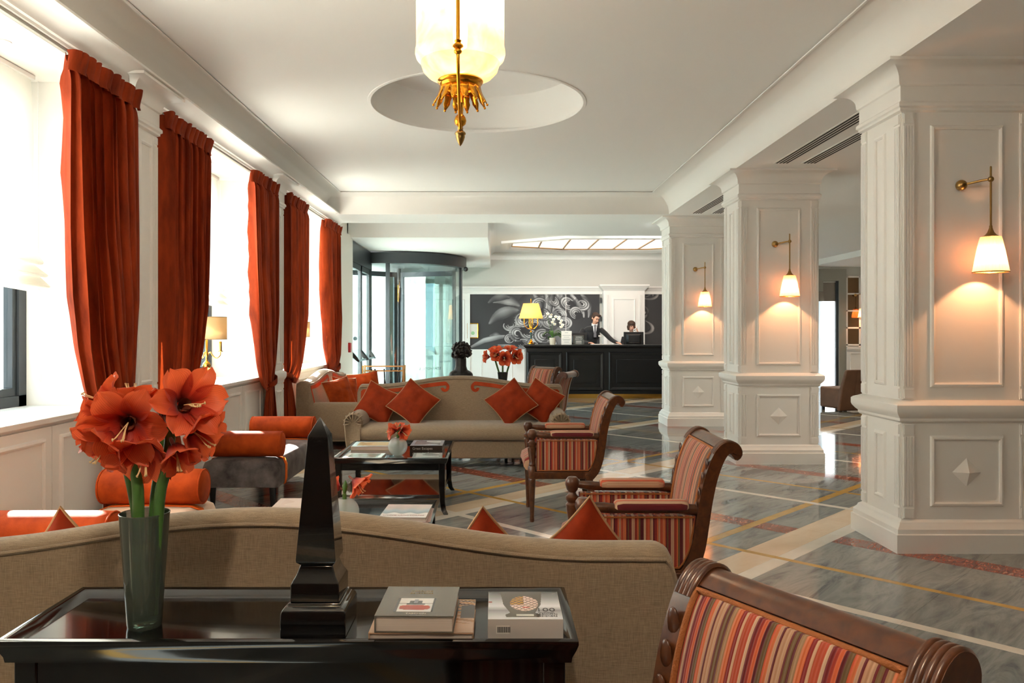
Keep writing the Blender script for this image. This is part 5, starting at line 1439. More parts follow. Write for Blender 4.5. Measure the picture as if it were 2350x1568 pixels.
s3 = stemthing('amaryllis stem right of centre with a drooping bloom', [(VX+0.0,VY+0.020,VZ+0.03),(-0.782,1.795,1.02),(-0.768,1.795,1.10),(-0.760,1.79,1.18)], 0.0115, 0.0105, (VX,VY,VZ), G)
bloom(s3, rel(s3, (-0.775,1.745,1.155)), (0.05,-0.72,-0.68), 1.05, 6, 1.0, 0.05)
bloom(s3, rel(s3, (-0.755,1.80,1.205)), (0.0,0.3,0.95), 0.95, 7, 1.0, 0.2)
s4 = stemthing('amaryllis stem at the far right of the tall vase with green bud and trumpets', [(VX+0.022,VY-0.008,VZ+0.03),(-0.755,1.755,1.02),(-0.738,1.755,1.10),(-0.725,1.755,1.228)], 0.0125, 0.0115, (VX,VY,VZ), G)
bloom(s4, rel(s4, (-0.700,1.745,1.235)), (0.62,-0.66,0.25), 1.08, 8, 1.0, 0.1)
bloom(s4, rel(s4, (-0.690,1.75,1.185)), (0.86,-0.30,-0.32), 0.95, 9, 0.85, 0.1)
bloom(s4, rel(s4, (-0.708,1.72,1.150)), (0.55,-0.50,-0.72), 0.78, 10, 0.70, 0.0)
bud(s4, rel(s4, (-0.724,1.745,1.235)), rel(s4, (-0.700,1.742,1.305)), 0.013, LEAF)
bud(s4, rel(s4, (-0.722,1.73,1.230)), rel(s4, (-0.690,1.70,1.172)), 0.010, LEAF, 'spathe')
bud(s4, rel(s4, (-0.705,1.74,1.205)), rel(s4, (-0.665,1.72,1.196)), 0.011)

# ---- obelisk
ob = thing('obelisk', 'black lacquered obelisk on a stepped plinth on the foreground console', 'obelisk', (-0.4, 1.775, 0.735))
LAVA = simple('black_glaze', lin(12,12,13), 0.12, spec=0.7, coat=0.7, bmp=0.10, bscale=30)
def sq(m, L): m.rects([(0,0,h,h,z) for h, z in L])
m = MB(); sq(m, [(0.071,0.0),(0.071,0.050),(0.069,0.056),(0.066,0.060),(0.058,0.064),(0.058,0.070)]); m.build('plinth', LAVA, ob, bevel=0.002)
m = MB(); sq(m, [(0.0535,0.070),(0.0535,0.108),(0.051,0.113),(0.043,0.127),(0.038,0.141),(0.036,0.147)]); m.build('pedestal', LAVA, ob, bevel=0.002)
m = MB(); sq(m, [(0.034,0.147),(0.043,0.155),(0.044,0.161),(0.0222,0.432),(0.0006,0.472)]); m.build('shaft', LAVA, ob, bevel=0.0015)

# ---- books
def book(label, loc, w, d, h, rz=0.0, cover=PAPER, cover_fn=None, hard=True, pages=PAPER, front=None, group=None, res=(90, 70)):
    """spine along the left; cover_fn paints the front cover (x to the right, y away)"""
    t = thing('book', label, 'book', loc, rz, group)
    c = 0.0025 if hard else 0.0008
    o = 0.003 if hard else 0.0
    MB().box(-w/2+0.003, w/2-o, -d/2+o, d/2-o, c, h-c).build('pages', pages, t)
    MB().box(-w/2, w/2, -d/2, d/2, 0, c).build('back_cover', cover, t)
    MB().box(-w/2, w/2, -d/2, d/2, h-c, h).build('front_cover', cover, t)
    MB().box(-w/2, -w/2+0.003, -d/2, d/2, c, h-c).build('spine', cover, t)
    if cover_fn: paint_panel('cover_print', w-0.001, d-0.001, cover_fn, res[0], res[1], PRINT, t, Matrix.Translation((-w/2+0.0005, -d/2+0.0005, h+0.0003)))
    return t
def A3(c, shp): return np.broadcast_to(np.array(c[:3]), shp+(3,)).copy()
def put(C, mask, col):
    C[mask] = np.array(col[:3]); return C
def pagesmat(name, c0, c1):
    m, nt, b, out = newmat(name)
    mp = coords(nt, (1,1,1)); sp = N(nt, 'SeparateXYZ'); nt.links.new(mp.outputs[0], sp.inputs[0])
    q = N(nt, 'Math', operation='MULTIPLY'); q.inputs[1].default_value = 1400; nt.links.new(sp.outputs[2], q.inputs[0])
    n = N(nt, 'TexNoise'); n.noise_dimensions = '1D'; n.inputs['Scale'].default_value = 1.0; nt.links.new(q.outputs[0], n.inputs['W'])
    r = ramp(nt, n.outputs[0], [(0.3, c0), (0.7, c1)]); nt.links.new(r.outputs[0], b.inputs['Base Color']); b.inputs['Roughness'].default_value = 0.8
    return m
PAGES = pagesmat('page_edges', lin(196,178,166), lin(232,218,206))
GREYC = simple('cover_taupe_grey', lin(98,92,80), 0.35, coat=0.2)
def cov_grey(X, Y):
    C = A3(lin(98,92,80), X.shape); w, d = X.max(), Y.max(); x, y = X/w, Y/d
    put(C, (abs(x-0.47) < 0.25) & (abs(y-0.36) < 0.22), lin(235,230,224))
    put(C, (abs(x-0.47) < 0.25) & (abs(x-0.47) > 0.225) & (abs(y-0.36) < 0.22), lin(70,66,64))
    put(C, (abs(x-0.47) < 0.25) & (abs(y-0.40) < 0.012), lin(60,56,54))
    put(C, (abs(x-0.47)/0.20)**4+(abs(y-0.27)/0.075)**4 < 1, lin(186,62,34))
    put(C, (abs(x-0.47) < 0.085) & (abs(y-0.44) < 0.05), lin(70,66,72))
    put(C, (abs(x-0.47) < 0.03) & (abs(y-0.45) < 0.08), lin(150,150,156))
    put(C, (abs(x-0.47) < 0.12) & (abs(y-0.385) < 0.02), lin(50,46,50))
    return C
def cov_nude(X, Y):
    w, d = X.max(), Y.max(); x, y = X/w, Y/d
    C = A3(lin(196,158,126), X.shape)*(0.8+0.35*np.sin(6*x+9*y)[..., None]*0.5)
    put(C, (y > 0.45+0.2*np.sin(5*x)) & (np.sin(60*y+20*x) > -0.2), lin(150,108,66))
    put(C, (y > 0.55) & (np.sin(60*y+20*x) < -0.6), lin(70,44,26))
    put(C, (x > 0.86) & (y > 0.40) & (y < 0.8), lin(60,50,44))
    return C
def cov_fashion(X, Y):
    w, d = X.max(), Y.max(); x, y = X/w, Y/d
    g = np.interp(y, [0, 0.3, 0.45, 0.75, 1], [0.72, 0.30, 0.75, 0.30, 0.06])
    C = np.stack([g, g, g*1.04], -1)
    hw = np.interp(y, [0.05, 0.15, 0.22, 0.5, 0.95], [0.22, 0.24, 0.17, 0.26, 0.30])
    put(C, (abs(x-0.47) < hw) & (y > 0.07) & (y < 0.97), lin(84,74,58))
    f = ((x-0.50)/0.20)**2+((y-0.55)/0.27)**2 < 1
    put(C, f, lin(226,196,180))
    put(C, f & (x < 0.5) & (y > 0.5), lin(186,140,62))
    put(C, f & ((np.sin(70*(x+y)) > 0.86) | (np.sin(70*(x-y)) > 0.86)), lin(96,60,44))
    put(C, (abs(x-0.52) < 0.05) & (abs(y-0.41) < 0.015), lin(190,70,60))
    put(C, (abs(x-0.5) < 0.12) & (y < 0.17) & (y > 0.10), lin(206,200,190))
    put(C, (x < 0.05) & (abs(y-0.6) < 0.02), lin(150,60,40))
    return C
INK = simple('black_ink', lin(14,12,12), 0.5)
PINK = simple('white_ink', lin(236,232,224), 0.5)
GOLDINK = simple('gold_ink', lin(178,158,108), 0.35, metal=0.5)
ZT = 0.7355
b1 = book('art book with nude figure jacket under the grey perfume book', (-0.161, 1.765, ZT), 0.222, 0.208, 0.027, 0.0, simple('cover_skin', lin(196,158,126), 0.35), cov_nude, True, PAGES)
b2 = book('thick grey perfume bottle book on top of the stack on the console', (-0.1735, 1.755, ZT+0.0275), 0.168, 0.192, 0.0355, -0.02, GREYC, cov_grey, True, PAGES)
text_mesh('cover_text', 'TASCHEN', 0.0075, PINK, b2, Matrix.Translation((0.002, -0.084, 0.0360)), 1.3)
text_mesh('cover_text', 'PARFUMS', 0.008, GOLDINK, b2, Matrix.Translation((0.0, 0.060, 0.0360)), 1.5)
text_mesh('cover_text', 'DE LEGENDE', 0.0075, GOLDINK, b2, Matrix.Translation((0.0, 0.046, 0.0360)), 1.2)
WCOV = simple('cover_white', lin(206,198,192), 0.4)
b3 = book('thick white fashion designers book at the right end of the console', (0.0615, 1.765, ZT), 0.161, 0.178, 0.050, 0.0, WCOV, cov_fashion, False, WCOV, res=(130, 110))
text_mesh('cover_text', '100', 0.030, INK, b3, Matrix.Translation((0.046, -0.042, 0.0505)), 0.95)
text_mesh('cover_text', 'CONTEMPORARY', 0.0055, INK, b3, Matrix.Translation((0.047, -0.052, 0.0505)), 0.8)
text_mesh('cover_text', 'FASHION', 0.0125, INK, b3, Matrix.Translation((0.047, -0.063, 0.0505)), 0.9)
text_mesh('cover_text', 'DESIGNERS', 0.0105, INK, b3, Matrix.Translation((0.047, -0.074, 0.0505)), 0.85)
text_mesh('cover_text', 'TERRY JONES', 0.006, PINK, b3, Matrix.Translation((-0.058, 0.078, 0.0505)), 0.8) if False else None
m = MB()
xx = -0.060
for k in range(18):
    wv = 0.0006 if k % 3 else 0.0014
    m.box(xx, xx+wv, -0.0894, -0.0889, 0.022, 0.034); xx += wv+0.0007
m.build('barcode', INK, b3)
MB().box(-0.063, -0.034, -0.0891, -0.0886, 0.019, 0.037).build('barcode_patch', PAPER, b3)

# books on the coffee tables
def cov(c0, c1, c2, seed):
    def fn(X, Y):
        w, d = X.max(), Y.max(); x, y = X/w, Y/d
        C = A3(c0, X.shape)
        q = np.sin(7*x+seed)+np.sin(11*y+2*seed)+np.sin(9*x*y+seed)
        put(C, (abs(x-0.5) < 0.40) & (abs(y-0.52) < 0.36), c1)
        put(C, (abs(x-0.5) < 0.40) & (abs(y-0.52) < 0.36) & (q > 0.3), c2)
        return C
    return fn
ct = 0.4125
book('cream and ochre art book lying at the back left of the far table', (-1.04, 6.70, ct), 0.36, 0.30, 0.030, 0.02, simple('cover_cream', lin(214,196,160), 0.4), cov(lin(190,206,206), lin(226,204,150), lin(196,160,100), 1), True, PAGES)
book('flat magazine with framed picture at the front left of the far table', (-1.045, 6.19, ct), 0.30, 0.24, 0.012, -0.03, simple('cover_pink', lin(222,196,188), 0.3), cov(lin(232,222,214), lin(150,140,104), lin(96,112,88), 2), False, PAGES)
DGR = simple('cover_dark', lin(54,44,36), 0.3)
ge = book('thick Great Escapes travel book at the back right of the far table', (-0.585, 6.66, ct), 0.27, 0.33, 0.045, 0.0, DGR, cov(lin(150,156,166), lin(110,112,118), lin(196,196,196), 3), True, DGR)
text_mesh('spine_text', 'Great Escapes', 0.030, PINK, ge, Matrix.Translation((-0.03, -0.1655, 0.012)) @ MX, 0.95)
book('pale patterned book at the front right of the far table', (-0.545, 6.18, ct), 0.23, 0.24, 0.016, 0.04, simple('cover_silver', lin(176,180,178), 0.3), cov(lin(150,158,156), lin(190,194,190), lin(110,118,118), 4), True, PAGES)
ctn = 0.4125
mg = book('landscape photography book on a small stack at the near coffee table', (-0.475, 4.13, ctn+0.024), 0.24, 0.30, 0.022, -0.03, simple('cover_light', lin(224,214,210), 0.3), lambda X, Y: (lambda y: np.stack([np.interp(y, [0,.3,.32,.5,.7,1], [.82,.82,.20,.30,.55,.75]), np.interp(y, [0,.3,.32,.5,.7,1], [.72,.72,.20,.33,.42,.50]), np.interp(y, [0,.3,.32,.5,.7,1], [.68,.68,.24,.38,.38,.48])], -1))(Y/Y.max() + 0.04*np.sin(18*X/X.max())), True, PAGES)
text_mesh('cover_text', 'LIVING LANDSCAPES', 0.026, simple('ink_rose', lin(150,90,80), 0.5), mg, Matrix.Translation((0.0, -0.115, 0.0226)), 0.85)
book('lower book of the small stack on the near coffee table', (-0.465, 4.13, ctn), 0.25, 0.31, 0.0235, 0.02, simple('cover_rose', lin(186,150,142), 0.4), None, True, PAGES)
book('large pale pink boxed book at the left of the near coffee table', (-1.03, 4.19, ctn), 0.30, 0.26, 0.072, 0.05, simple('cover_blush', lin(222,202,192), 0.35), cov(lin(228,210,200), lin(224,204,194), lin(232,216,206), 5), True, simple('box_side', lin(196,172,160), 0.5))

# globe vases with single amaryllis
GLOBE = glassmat('globe_glass', (0.93,0.95,0.93,1), 0.12)
MILK = sheer('milky_glass', (0.95,0.96,0.94,1), 0.6)
def milkglass():
    m, nt, b, out = newmat('milk_globe')
    b.inputs['Base Color'].default_value = (0.88,0.90,0.88,1); b.inputs['Roughness'].default_value = 0.05
    t = N(nt, 'BsdfTranslucent'); t.inputs[0].default_value = (0.92,0.94,0.92,1)
    m1 = N(nt, 'MixShader'); m1.inputs[0].default_value = 0.5; nt.links.new(b.outputs[0], m1.inputs[1]); nt.links.new(t.outputs[0], m1.inputs[2])
    tr = N(nt, 'BsdfTransparent'); m2 = N(nt, 'MixShader'); m2.inputs[0].default_value = 0.5
    nt.links.new(m1.outputs[0], m2.inputs[1]); nt.links.new(tr.outputs[0], m2.inputs[2]); nt.links.new(m2.outputs[0], out.inputs[0]); return m
def globe(label, x, y, z, r, specs, flabel, budspec=None):
    t = thing('globe_vase', label, 'vase', (x, y, z))
    prof = [(0.0001,0.0)] + [(r*math.sin(a), r-r*math.cos(a)) for a in np.linspace(0.25, PI-0.42, 16)]
    m_ = MB().lathe([(p, max(q-0.0, 0.001)) for p, q in prof], (0,0,-0.002), 32, False).build('glass', milkglass() if 'milk_globe' not in bpy.data.materials else bpy.data.materials['milk_globe'], t, smooth=60)
    wr = r*0.93
    MB().lathe([(0.0001,r-wr)] + [(wr*math.sin(a), r-wr*math.cos(a)) for a in np.linspace(0.3, PI*0.55, 10)] + [(0.0001, r-wr*math.cos(PI*0.55))], (0,0,0), 28, False).build('water', bpy.data.materials['water'], t, smooth=60)
    f = thing('amaryllis', flabel, 'flower', (x, y, z+0.01))
    MB().tube([(0,0,0.0),(0.002,0,r),(0,0,2*r+0.005)], 0.011, 12).build('stem', STEM, f, smooth=60)
    for k, (d, sz, off) in enumerate(specs): bloom(f, Vector((off[0], off[1], 2*r+off[2])), d, sz, 40+k+int(x*100), 0.95, 0.1)
    if budspec: bud(f, (0,0,2*r), budspec, 0.013, LEAF)
globe('clear globe vase in the middle of the far coffee table', -0.79, 6.26, ct, 0.077, [((0.75,-0.55,-0.25), 1.0, (0.02,0,0.035)), ((-0.85,-0.3,0.1), 0.95, (-0.02,0,0.03)), ((-0.1,-0.2,0.95), 0.9, (0,0,0.035))], 'orange amaryllis blooms in the globe vase on the far coffee table', (0.02,0,0.25))
globe('clear globe vase on the near coffee table beside the obelisk', -0.775, 3.99, ct, 0.075, [((0.72,-0.20,-0.55), 1.05, (0.045,0,0.075)), ((-0.85,0.2,0.25), 0.8, (-0.02,0,0.03))], 'single orange amaryllis in the globe vase on the near coffee table', (0.006,0,0.225))

# ---- dark vase with amaryllis behind the ribboned sofa
dv = thing('vase', 'dark conical vase behind the ribboned sofa', 'vase', (0.07, 9.24, 0.735))
MB().lathe([(0.0001,0),(0.042,0),(0.062,0.19),(0.058,0.19),(0.040,0.01),(0.0001,0.01)], (0,0,0), 24, False).build('body', simple('vase_dark', lin(40,42,42), 0.25), dv, smooth=40)
for k, (ex, ey, ez, lab, bl) in enumerate(((-0.10,0,0.36,'amaryllis stem leaning left in the dark vase',[((-0.9,-0.3,0.1),1.05,(-0.06,0,0.0)),((-0.1,-0.4,0.75),1.15,(0.02,0,0.04))]), (0.0,0.0,0.35,'upright amaryllis stem in the middle of the dark vase',[((0.05,-0.9,-0.1),1.25,(0.02,-0.03,0.0)),((-0.55,-0.75,0.1),1.1,(-0.05,-0.02,0.03))]), (0.11,0,0.38,'amaryllis stem leaning right in the dark vase',[((0.45,-0.85,-0.1),1.25,(0.02,-0.02,-0.01)),((0.9,-0.3,0.1),1.05,(0.05,0,0.0)),((0.0,-0.3,0.9),1.1,(-0.02,0,0.04))]))):
    f = thing('amaryllis', lab, 'flower', (0.07, 9.24, 0.745), 0, 'amaryllis stems in the dark vase')
    MB().tube([(0,0.01*k,0.0),(ex*0.45,0,0.18),(ex,ey,ez)], 0.011, 10).build('stem', STEM, f, smooth=60)
    for j, (d, sz, off) in enumerate(bl): bloom(f, (ex+off[0], ey+off[1], ez+off[2]), d, sz, 60+7*k+j, 1.0, 0.1)
    if k != 1: bud(f, (ex, ey-0.03, ez), (ex+0.03, ey-0.07, ez+0.05), 0.014)

# ---- umbrella rack
ur = thing('umbrella_rack', 'brass framed umbrella rack before the glass doors', 'umbrella stand', (-1.74, 12.1, 0))
for sx in (-0.31, 0.31):
    for sy in (-0.1, 0.1): MB().box(sx-0.011, sx+0.011, sy-0.011, sy+0.011, 0, 0.885).build('post', BRASSA, ur)
for z in (0.87, 0.80, 0.06):
    for sy in (-0.1, 0.1): MB().box(-0.30, 0.30, sy-0.006, sy+0.006, z-0.006, z+0.006).build('rail', BRASSA, ur)
MB().box(-0.32, 0.32, -0.11, 0.11, 0.0, 0.03).build('tray', BRASSA, ur)
for k, (x, ln) in enumerate(((-0.22,0.02),(-0.07,-0.05),(0.03,-0.02),(0.11,0.0),(0.16,0.05),(0.25,0.04))):
    u = thing('umbrella', ['leftmost', 'second from the left', 'third from the left', 'third from the right', 'second from the right', 'rightmost'][k]+' of the furled black umbrellas in the brass rack', 'umbrella', (-1.74+x, 12.1, 0.03), 0, 'black umbrellas in the rack')
    MB().tube([(0,0,0.0),(ln*0.3,0,0.10),(ln*0.8,0,0.55),(ln,0,0.66)], [0.006,0.024,0.02,0.008], 10).build('canopy', BLACKS, u, smooth=60)
    MB().tube([(ln,0,0.66),(ln*1.1,0,0.70),(ln*1.4,0,0.80)], 0.011, 8).build('handle', BLACKS, u, smooth=60)
# ================================================================ RECEPTION
cn = thing('reception_counter', 'long black panelled reception counter with brass kickplate', 'counter', (0.6, 16.5, 0))
CL = 4.2
MB().box(0.02, CL, 0.03, 0.72, 0.09, 1.08).build('body', COUNTER, cn)
MB().box(0.05, CL-0.03, 0.045, 0.70, 0.0, 0.09).build('kickplate', BRASS, cn)
m = MB(); m.rects([(CL/2,0.37,CL/2-0.01,0.345,1.055),(CL/2,0.37,CL/2+0.01,0.365,1.075),(CL/2,0.37,CL/2+0.03,0.385,1.095),(CL/2,0.37,CL/2+0.03,0.385,1.122),(CL/2,0.37,CL/2+0.02,0.375,1.125)]); m.build('worktop', COUNTER, cn, smooth=30)
for a, b in ((0.04, 0.78), (0.86, 1.66), (1.76, 3.15), (3.25, 4.15)):
    f = MB().rframe(((a+b)/2, 0.03, 0.57), (1,0,0), (0,0,1), (0,-1,0), (b-a)/2-0.07, 0.34, [(0,0),(0,0.006),(0.03,0.018),(0.05,0.022),(0.07,0.0)]).build('panel_moulding', COUNTER, cn)
    MB().box(a+0.16, b-0.16, 0.018, 0.03, 0.32, 0.82).build('raised_panel', COUNTER, f, bevel=0.006)

# buffet lamp on the counter
rl = thing('table_lamp', 'lit brass lamp with cream pyramid shade on the reception counter', 'table lamp', (0.735, 16.85, 1.125))
LIT = sheer('lit_cream_silk', lin(250,214,150), 0.5, (lin(255,200,110), 0.45))
MB().lathe([(0.0001,0),(0.085,0),(0.085,0.018),(0.0001,0.018)], (0,0,0), 24).build('foot', BLACKS, rl, smooth=40)
MB().lathe([(0.062,0.018),(0.062,0.035),(0.03,0.05),(0.045,0.065),(0.025,0.085),(0.018,0.11),(0.013,0.12),(0.0001,0.12)], (0,0,0), 20).build('base', GILT, rl, smooth=40)
MB().lathe([(0.016,0.12),(0.018,0.26),(0.014,0.27)], (0,0,0), 16).build('column', simple('green_enamel', lin(20,52,46), 0.2), rl, smooth=40)
MB().lathe([(0.02,0.265),(0.024,0.28),(0.010,0.30),(0.016,0.34),(0.026,0.36),(0.012,0.39),(0.008,0.42),(0.006,0.94),(0.012,0.95),(0.010,0.985),(0.0001,0.99)], (0,0,0), 16).build('stem', GILT, rl, smooth=40)
for k in range(4):
    a = PI*k/2+0.2; c, s_ = math.cos(a), math.sin(a)
    pts = catmull([(0.015,0,0.37),(0.06,0,0.34),(0.12,0,0.39),(0.15,0,0.44),(0.15,0,0.47)], 4)
    ar = MB().tube([(p.x*c, p.x*s_, p.z) for p in pts], 0.008, 6).build('arm', GILT, rl, smooth=60)
    MB(Matrix.Translation((0.15*c,0.15*s_,0))).lathe([(0.022,0.47),(0.024,0.475),(0.012,0.48),(0.012,0.56),(0.0001,0.56)], (0,0,0), 12).build('candle_cup', GILT, ar, smooth=40)
MB().lathe([(0.258,0.565),(0.165,0.885)], (0,0,0), 32, False).build('shade', LIT, rl, smooth=60, solid=0.003)
point(rl, (0,0,0.70), 8, (1.0,0.72,0.40), 0.05)

# orchid
oc = thing('orchid', 'white orchid in a cream pot on the reception counter', 'potted plant', (1.27*0+1.22+0.05, 16.72, 1.125))
oc.location = ((1268-1140)*16.75/1800, 16.75, 1.125)
MB().lathe([(0.0001,0),(0.058,0),(0.072,0.15),(0.066,0.15),(0.0001,0.13)], (0,0,0), 24).build('pot', simple('pot_cream', lin(206,196,176), 0.4), oc, smooth=40)
rnd = random.Random(3)
for k in range(9):
    a = rnd.uniform(-0.5, 3.6) if k < 6 else rnd.uniform(0, 6.28); L = rnd.uniform(0.14, 0.24); h = rnd.uniform(0.02, 0.16)
    def lf(u, v, a=a, L=L, h=h):
        s = v; w = 0.045*math.sin(PI*min(s*0.92+0.06, 1))**0.7*(2*u-1); r = L*s; z = 0.15+h*math.sin(PI*s*0.75)*1.2-0.06*s*s+0.012*abs(2*u-1)
        return (r*math.cos(a)-w*math.sin(a), r*math.sin(a)*0.7+w*math.cos(a), z)
    MB().grid(lf, 4, 8).build('leaf', LEAF, oc, smooth=180, solid=0.003)
OW = simple('orchid_white', lin(240,238,226), 0.5)
def orchid_flower(par, c, s, seed):
    rr = random.Random(seed); m = MB(Matrix.Translation(c) @ Matrix.Rotation(rr.uniform(-0.6,0.6), 4, 'Z') @ Matrix.Rotation(rr.uniform(-0.3,0.3), 4, 'X'))
    for k, (w, L) in enumerate(((0.5,0.9),(0.9,1.0),(0.5,0.9),(0.5,0.9),(0.9,1.0))):
        a = PI/2+2*PI*k/5
        def f(u, v, a=a, w=w, L=L):
            r = s*L*v; t = (2*u-1)*s*w*0.5*math.sin(PI*min(v*0.9+0.08,1)); return (r*math.cos(a)-t*math.sin(a), -0.006*math.sin(PI*v), r*math.sin(a)+t*math.cos(a))
        m.grid(f, 4, 5)
    o = m.build('flower', OW, par, smooth=180)
    MB(Matrix.Translation(c)).ell((0,-0.006,-0.004), (0.008,0.007,0.010), None, 8, 6).build('lip', simple('orchid_lip', lin(206,176,70), 0.5) if 'orchid_lip' not in bpy.data.materials else bpy.data.materials['orchid_lip'], o)
for k, (dx, top, n) in enumerate(((-0.13, 0.66, 7), (0.05, 0.60, 8))):
    pts = catmull([(0,0,0.14),(dx*0.25-0.02,0,0.35),(dx*0.5-0.03,0,0.55),(dx*0.9,0,top),(dx+0.08,-0.01,top-0.02),(dx+0.13,-0.02,top-0.12),(dx+0.15,-0.02,top-0.22)], 6)
    MB().tube(pts, 0.004, 6).build('flower_spike', STEM, oc, smooth=60)
    for j in range(n):
        p = pts[int(len(pts)*(0.50+0.48*j/(n-1)))]
        orchid_flower(oc, (p.x+0.02*(-1)**j, p.y-0.025, p.z), 0.042, 10*k+j)

# counter signs, monitors, papers
sg = thing('desk_sign', 'white paper notice in a clear stand on the counter', 'sign', ((1300-1140)*16.62/1800, 16.62, 1.125))
MB().box(-0.11, 0.11, -0.006, 0.0, 0.0, 0.295).build('sheet', PAPER, sg)
MB().box(-0.11, 0.11, -0.03, 0.05, 0.0, 0.006).build('foot', FROST, sg)
for z, w in ((0.26,0.07),(0.205,0.17),(0.165,0.12),(0.125,0.18),(0.10,0.14),(0.06,0.1)): MB().box(-w/2, w/2, -0.0075, -0.006, z-0.004, z+0.004).build('print_line', simple('print_grey', lin(150,150,150), 0.6) if 'print_grey' not in bpy.data.materials else bpy.data.materials['print_grey'], sg)
ac = thing('acrylic_sign', 'clear acrylic block sign with dark printed card on the counter', 'sign', ((1328-1140)*16.6/1800, 16.6, 1.125))
MB().box(-0.12, 0.12, -0.02, 0.02, 0.0, 0.205).build('block', FROST, ac)
MB().box(-0.085, 0.085, 0.021, 0.026, 0.012, 0.195).build('card', simple('card_grey', lin(78,84,86), 0.5), ac)
text_mesh('sign_text', 'EXPRESS', 0.036, PINK, ac, Matrix.Translation((0, -0.0215, 0.150)) @ MX, 0.9)
text_mesh('sign_text', 'CHECK OUT', 0.032, PINK, ac, Matrix.Translation((0, -0.0215, 0.112)) @ MX, 0.85)
for z in (0.085, 0.07, 0.055, 0.03): MB().box(-0.06, 0.06, -0.0225, -0.0205, z-0.003, z+0.003).build('print_line', PINK, ac)
def monitor(label, x, y, w, h, rz=0.0):
    t = thing('monitor', label, 'monitor', (x, y, 1.0), rz, 'black desk monitors')
    MB().box(-w/2, w/2, -0.02, 0.02, 0.10, 0.10+h).build('back_shell', BLACKS, t, bevel=0.008)
    MB().loft([[(-w/2+0.05,-0.02,0.14),(w/2-0.05,-0.02,0.14),(w/2-0.05,-0.02,0.06+h),(-w/2+0.05,-0.02,0.06+h)],[(-w/2+0.10,-0.06,0.17),(w/2-0.10,-0.06,0.17),(w/2-0.10,-0.06,0.03+h),(-w/2+0.10,-0.06,0.03+h)]]).build('rear_bulge', BLACKS, t, bevel=0.006)
    MB().box(-w*0.28, w*0.28, -0.064, -0.058, 0.155, 0.165).build('vent_line', CHROME, t)
    MB().box(-w/2+0.02, w/2-0.02, 0.02, 0.022, 0.12, 0.08+h).build('screen', emit('screen_glow', (0.7,0.8,0.9,1), 0.6) if 'screen_glow' not in bpy.data.materials else bpy.data.materials['screen_glow'], t)
    MB().box(-0.04, 0.04, -0.02, 0.02, 0.02, 0.10).build('neck', BLACKS, t)
    MB().box(-0.11, 0.11, -0.08, 0.08, 0.0, 0.02).build('foot', BLACKS, t, bevel=0.004)
# staff side desk behind the raised counter
sd = thing('staff_desk', 'black staff worktop behind the reception counter', 'desk', (0.62, 17.24, 0))
MB().box(0, 4.15, 0.0, 0.38, 0.96, 1.0).build('worktop', COUNTER, sd)
for x in (0.03, 2.05, 4.1): MB().box(x-0.025, x+0.025, 0.02, 0.36, 0, 0.96).build('support', COUNTER, sd)
monitor('black monitor facing the seated receptionist', (1454-1140)*17.4/1800, 17.4, 0.44, 0.30)
monitor('black monitor behind the acrylic sign', (1326-1140)*17.4/1800, 17.42, 0.42, 0.28)
tag(MB().box(-0.24, 0.24, -0.12, 0.12, 0, 0.012).build('folder', PAPER), 'white open papers under the standing man\'s hand on the counter', 'papers').location = (2.28, 17.0, 1.1255)

# framed certificate on the mural
ct_ = thing('framed_certificate', 'small gilt framed certificate on the mural by the door', 'picture frame', ((1085-1140)*19.3/1800, YB-0.04, 1.43))
MB().rframe((0,0,0), (1,0,0), (0,0,1), (0,-1,0), 0.115, 0.165, [(0,0),(0,0.02),(0.012,0.025),(0.022,0.018),(0.024,0.0)]).build('frame', GILT, ct_)
MB().box(-0.118, 0.118, -0.010, -0.002, -0.168, 0.168).build('sheet', PAPER, ct_)
MB(Matrix.Translation((0,-0.011,-0.06)) @ MX).lathe([(0.0001,0.0005),(0.045,0.0005)], (0,0,0), 20, False).build('seal', simple('seal_green', lin(150,186,140), 0.5), ct_)

